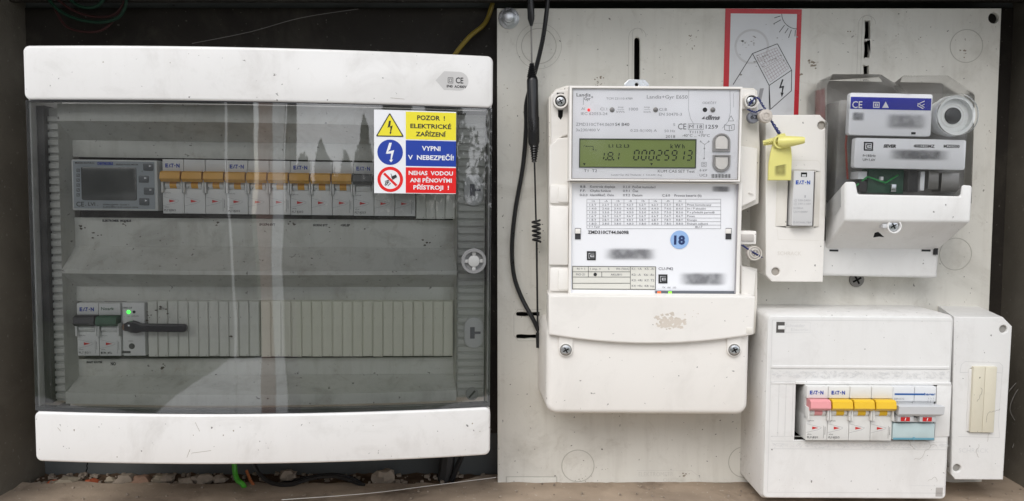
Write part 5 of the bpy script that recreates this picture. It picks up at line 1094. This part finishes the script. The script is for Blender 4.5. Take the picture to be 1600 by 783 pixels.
b = MB(); b.plate([W0.P(*zy(a, c), 60) for a, c in ((176, 182), (200, 180), (210, 200), (222, 232), (225, 262), (224, 350), (140, 350), (142, 290), (148, 250), (158, 215))][::-1], [], 57, 60, .8); b.v = [(p[0] + .5 * noise.noise(Vector((p[1] * .3, 1, 0))), p[1], p[2] + 1.6 * noise.noise(Vector((p[0] * .25, p[1] * .2, 5)))) for p in b.v]; t.part('flag', b, m_ys)
b = MB(); P_ = [W0.P(*zy(a, c), 66) for a, c in ((182, 210), (200, 211), (258, 207), (264, 207))]; b.tube([(P_[0][0], P_[0][1], 62), (P_[1][0], P_[1][1], 64), (P_[2][0], P_[2][1], 70), (P_[3][0], P_[3][1], 70.5)], [4.6, 5.3, 3.0, 2.3], 18); b.ring(P_[0][0] + 1, P_[0][1], 4.2, 6.0, 64.5, 2, 24); t.part('plug', b, m_ys)
b = MB(); P_ = [W0.P(*zy(a, c), 59) for a, c in ((122, 216), (178, 204))]; b.tube([(P_[0][0], P_[0][1], 58), (P_[1][0], P_[1][1], 60)], [2.2, 3.4], 6); t.part('stem', b, m_ys)
q = Pen(W0, 62); x, z = W0.P(*zy(142, 215), 61); b = MB(); b.text('78036', x - 5, x + 5, z + .2, 2, 62.4, .02, rot=.2); t.part('stamped_number', b, mat('dull_olive_ink', (.25, .22, .04), .6, .3))
b = MB(); b.rect(*W0.rect(*zy(158, 278), *zy(208, 340), 60.2), 60.2); t.part('smudged_print', b, soft('smudge_olive', (.16, .14, .04), .55), smooth=False)
t = Thing('clear_seal', 'round transparent seal beside the lower latch of the tall meter', 'seal', W0, 1180, 396, 58)
x, z = W0.P(1180, 396, 62); b = MB(); b.cyl(x, z, 6.3, 55, 61, 24, 1.2); t.part('disc', b, mat('clear_grey_seal', (.42, .39, .36), .15, .5, ((.12, .1, .08), .8, 260), 0, .3, .3, 300, scale=160))
b = MB(); b.ring(x, z, 3.1, 4.0, 61.7, .8, 20); b.ring(x, z, 5.3, 6.2, 61.6, .8, 24)
for k in range(5): a = k * 1.257; b.line((x + .8 * math.cos(a), z + .8 * math.sin(a)), (x + 3 * math.cos(a), z + 3 * math.sin(a)), .5, 61.4)
t.part('seal_ridge', b, mat('seal_highlight', (.66, .62, .56), .2, .5))

# ------------------------------------------------------------------ rubble on the floor
def rock(name, label, u, v, d, s, m, seed, flat=.6, group='broken stones under the big box'):
    r_ = random.Random(seed); x, z = W0.P(u, v, d); b = MB(); vs = []; fs = []; NU, NV = 9, 6
    off = Vector((seed * 1.7, seed * .9, seed * 2.3)); sx, sd = s * r_.uniform(.8, 1.5), s * r_.uniform(.7, 1.1)
    for j in range(1, NV):
        for i in range(NU):
            th = math.pi * j / NV; ph = 6.28318 * i / NU; n_ = Vector((math.sin(th) * math.cos(ph), math.cos(th), math.sin(th) * math.sin(ph)))
            k = 1 + .55 * noise.noise(n_ * 1.4 + off) + .2 * noise.noise(n_ * 4 + off); vs.append((x + n_.x * sx * k, z + n_.y * s * flat * k, d + n_.z * sd * k))
    top = len(vs); vs += [(x, z + s * flat, d), (x, z - s * flat, d)]
    for j in range(NV - 2):
        for i in range(NU): a = j * NU + i; c = j * NU + (i + 1) % NU; fs.append((a, c, c + NU, a + NU))
    for i in range(NU): fs.append((top, (i + 1) % NU, i)); fs.append((top + 1, (NV - 2) * NU + i, (NV - 2) * NU + (i + 1) % NU))
    b.add(vs, fs); o = mesh_obj(name, W0, b, m, None, (x, z, d), ang=30); tag(o, label, 'stone', group); return o
for i, (nm, lb, u, v, s, m) in enumerate((('brick_fragment', 'small orange brick chip nearest the left wall', 84, 760, 5.5, m_brick), ('stone', 'flat pale stone leaning over the left orange chip', 104, 757, 6.5, m_stone2), ('brick_fragment', 'flat red brick fragment under the crack in the wall', 143, 758, 6.5, m_brick),
        ('stone', 'small pale stone right of the red brick fragment', 172, 752, 4, m_stone2), ('stone', 'wide brown stone left of the rounded reddish one', 196, 751, 7, m_stone), ('stone', 'rounded reddish brown stone under the big box', 220, 753, 6.5, mat('reddish_stone', (.33, .21, .15), .9, .2, ((.12, .08, .06), .5, 60), .3, .2, .8, 200)),
        ('stone', 'bright sandy stone with sharp edge', 252, 752, 6.5, m_stone2), ('stone', 'brown stone touching the bright sandy one', 263, 749, 5.5, m_stone), ('stone', 'low grey-brown stone right of the sandy one', 292, 755, 6, m_stone), ('stone', 'square brown stone toward the green wire', 318, 750, 6, m_stone),
        ('stone', 'dark stone just left of the green wire', 345, 750, 5, m_stone), ('stone', 'little pebble at the wall corner', 58, 760, 3.5, m_stone), ('stone', 'dark brown stone behind the curled black cable', 450, 744, 6, m_stone), ('stone', 'long low brown stone right of the curled cable', 600, 748, 9, m_stone))):
    rock(nm, lb, u, v - 2, -6, s * 1.35, m, i + 1)
b = MB(); rs = random.Random(4)
for _ in range(300):
    if rs.random() < .75: x, d = rs.uniform(X_L, -20), rs.uniform(-30, 4); z = Z_B + rs.uniform(0, 2)
    else: x, d = rs.uniform(X_L + 5, X_R - 5), rs.uniform(6, 45); z = Z_B + 4.5
    s = rs.uniform(.5, 2.4) * (1 if d < 4 else .45); P8 = [(x + s * rs.uniform(.5, 1.2) * a, z + s * rs.uniform(.4, .9) * c, d + s * rs.uniform(.5, 1.1) * e) for e in (-1, 1) for a, c in ((-1, -1), (1, -1), (1, 1), (-1, 1))]
    b.add(P8, [(3, 2, 1, 0), (4, 5, 6, 7), (0, 1, 5, 4), (1, 2, 6, 5), (2, 3, 7, 6), (3, 0, 4, 7)])
o = mesh_obj('gravel', W0, b, m_stone2, None, (0, Z_B, 0), smooth=False); o.data.materials[0] = m_stone; tag(o, 'loose grit and plaster crumbs on the niche floor', 'gravel', kind='stuff')
b = MB(); rs = random.Random(8)
x, z = W0.P(133, 727, D_BK + 4); pp = [(x, z + 6)]
for i in range(9): pp.append((pp[-1][0] + rs.uniform(-1.5, 1.5), pp[-1][1] - 2.6))
b.lines(pp, 1.1, D_BK + .3); o = struct('wall_crack', W0, b, m_void)

# ------------------------------------------------------------------ outdoors behind the camera (mirrored in the door)
def wbox(name, x0, x1, y0, y1, z0, z1, m, label=None, cat=None, kind=None):
    b = MB(); X0, X1, Y0, Y1, Z0, Z1 = [k * 1000 for k in (x0, x1, y0, y1, z0, z1)]; b.block(X0, X1, Z0, Z1, Y0, Y1, 0, 10)
    return tag(mesh_obj(name, W0, b, m, None, ((X0 + X1) / 2, Z0, (Y0 + Y1) / 2)), label, cat, None, kind)
wbox('shed', -15, -2.3, 8.0, 11.0, -1.5, 3.6, m_wallp, 'dark boarded shed standing behind the photographer', 'shed')
wbox('slim_pole', -1.275, -1.25, 4.1, 4.13, -1.5, 2.6, m_post, 'slim pale pole behind the photographer', 'pole')
wbox('rendered_pillar', -.95, -.80, 4.2, 4.5, -1.5, 2.6, m_rose, 'rose coloured pillar behind the photographer', 'pillar')
wbox('gate_post', -.76, -.64, 4.0, 4.12, -1.5, 2.4, m_post, 'white square post behind the photographer', 'post')
wbox('gate_post', -.62, -.50, 4.02, 4.14, -1.5, 2.4, m_wallp, 'dark post standing against the white one behind the photographer', 'post')
wbox('garden_wall', -2.2, 12, 12.0, 12.3, -1.5, -.5, m_wallp, 'low dark garden wall behind the photographer', 'wall')
rs = random.Random(6)
for i, (tx, ty, th, tw) in enumerate(((-1.0, 13, 2.1, 1.5), (-.3, 13.4, 2.35, 1.3), (.35, 13, 2.2, 1.2), (1.1, 13.3, 2.9, 1.6), (2.3, 13, 3.9, 2.0), (4.2, 14, 4.8, 2.8), (7.0, 14, 4.4, 2.8), (10, 15, 4.4, 2.6), (-10, 15, 4.4, 2.6))):
    e = bpy.data.objects.new('tree', None); COL.objects.link(e); e.location = (tx, -ty, -1.5); tag(e, ('low bushy', 'short pointed', 'short round', 'medium pointed', 'tall broad', 'tallest broad', 'big dark', 'far right', 'far left')[i] + ' tree in the row behind the photographer', 'tree')
    b = MB(); b.tube([(0, 0, 0), (60, th * 600, 0)], [120, 60], 8); mesh_obj('trunk', W0, b, m_bark, e)
    b = MB()
    for _ in range(3600):
        a = rs.uniform(0, 6.28); hz = rs.uniform(.05, 1) ; rr_ = rs.random() ** .5 * tw * 620
        k = (1 - hz) ** .75 * (.75 + .5 * abs(math.sin(hz * 11 + i))) + .04 + .25 * max(0, noise.noise(Vector((math.cos(a) * 1.5, math.sin(a) * 1.5, hz * 4 + i))))
        x, z, d = rr_ * math.cos(a) * k, hz * th * 1000 * (1 + .12 * noise.noise(Vector((a, i, 0)))), rr_ * math.sin(a) * k; s = rs.uniform(30, 80) * max(1, tw / 1.5); q0 = Vector((rs.gauss(0, 1), rs.gauss(0, 1), rs.gauss(0, 1))).normalized() * s; q1 = q0.orthogonal().normalized() * s * .7
        b.add([(x + q0.x, z + q0.z, d + q0.y), (x + q1.x, z + q1.z, d + q1.y), (x - q0.x, z - q0.z, d - q0.y), (x - q1.x, z - q1.z, d - q1.y)], [(0, 1, 2, 3)])
    mesh_obj('crown', W0, b, m_hedge, e, smooth=False)
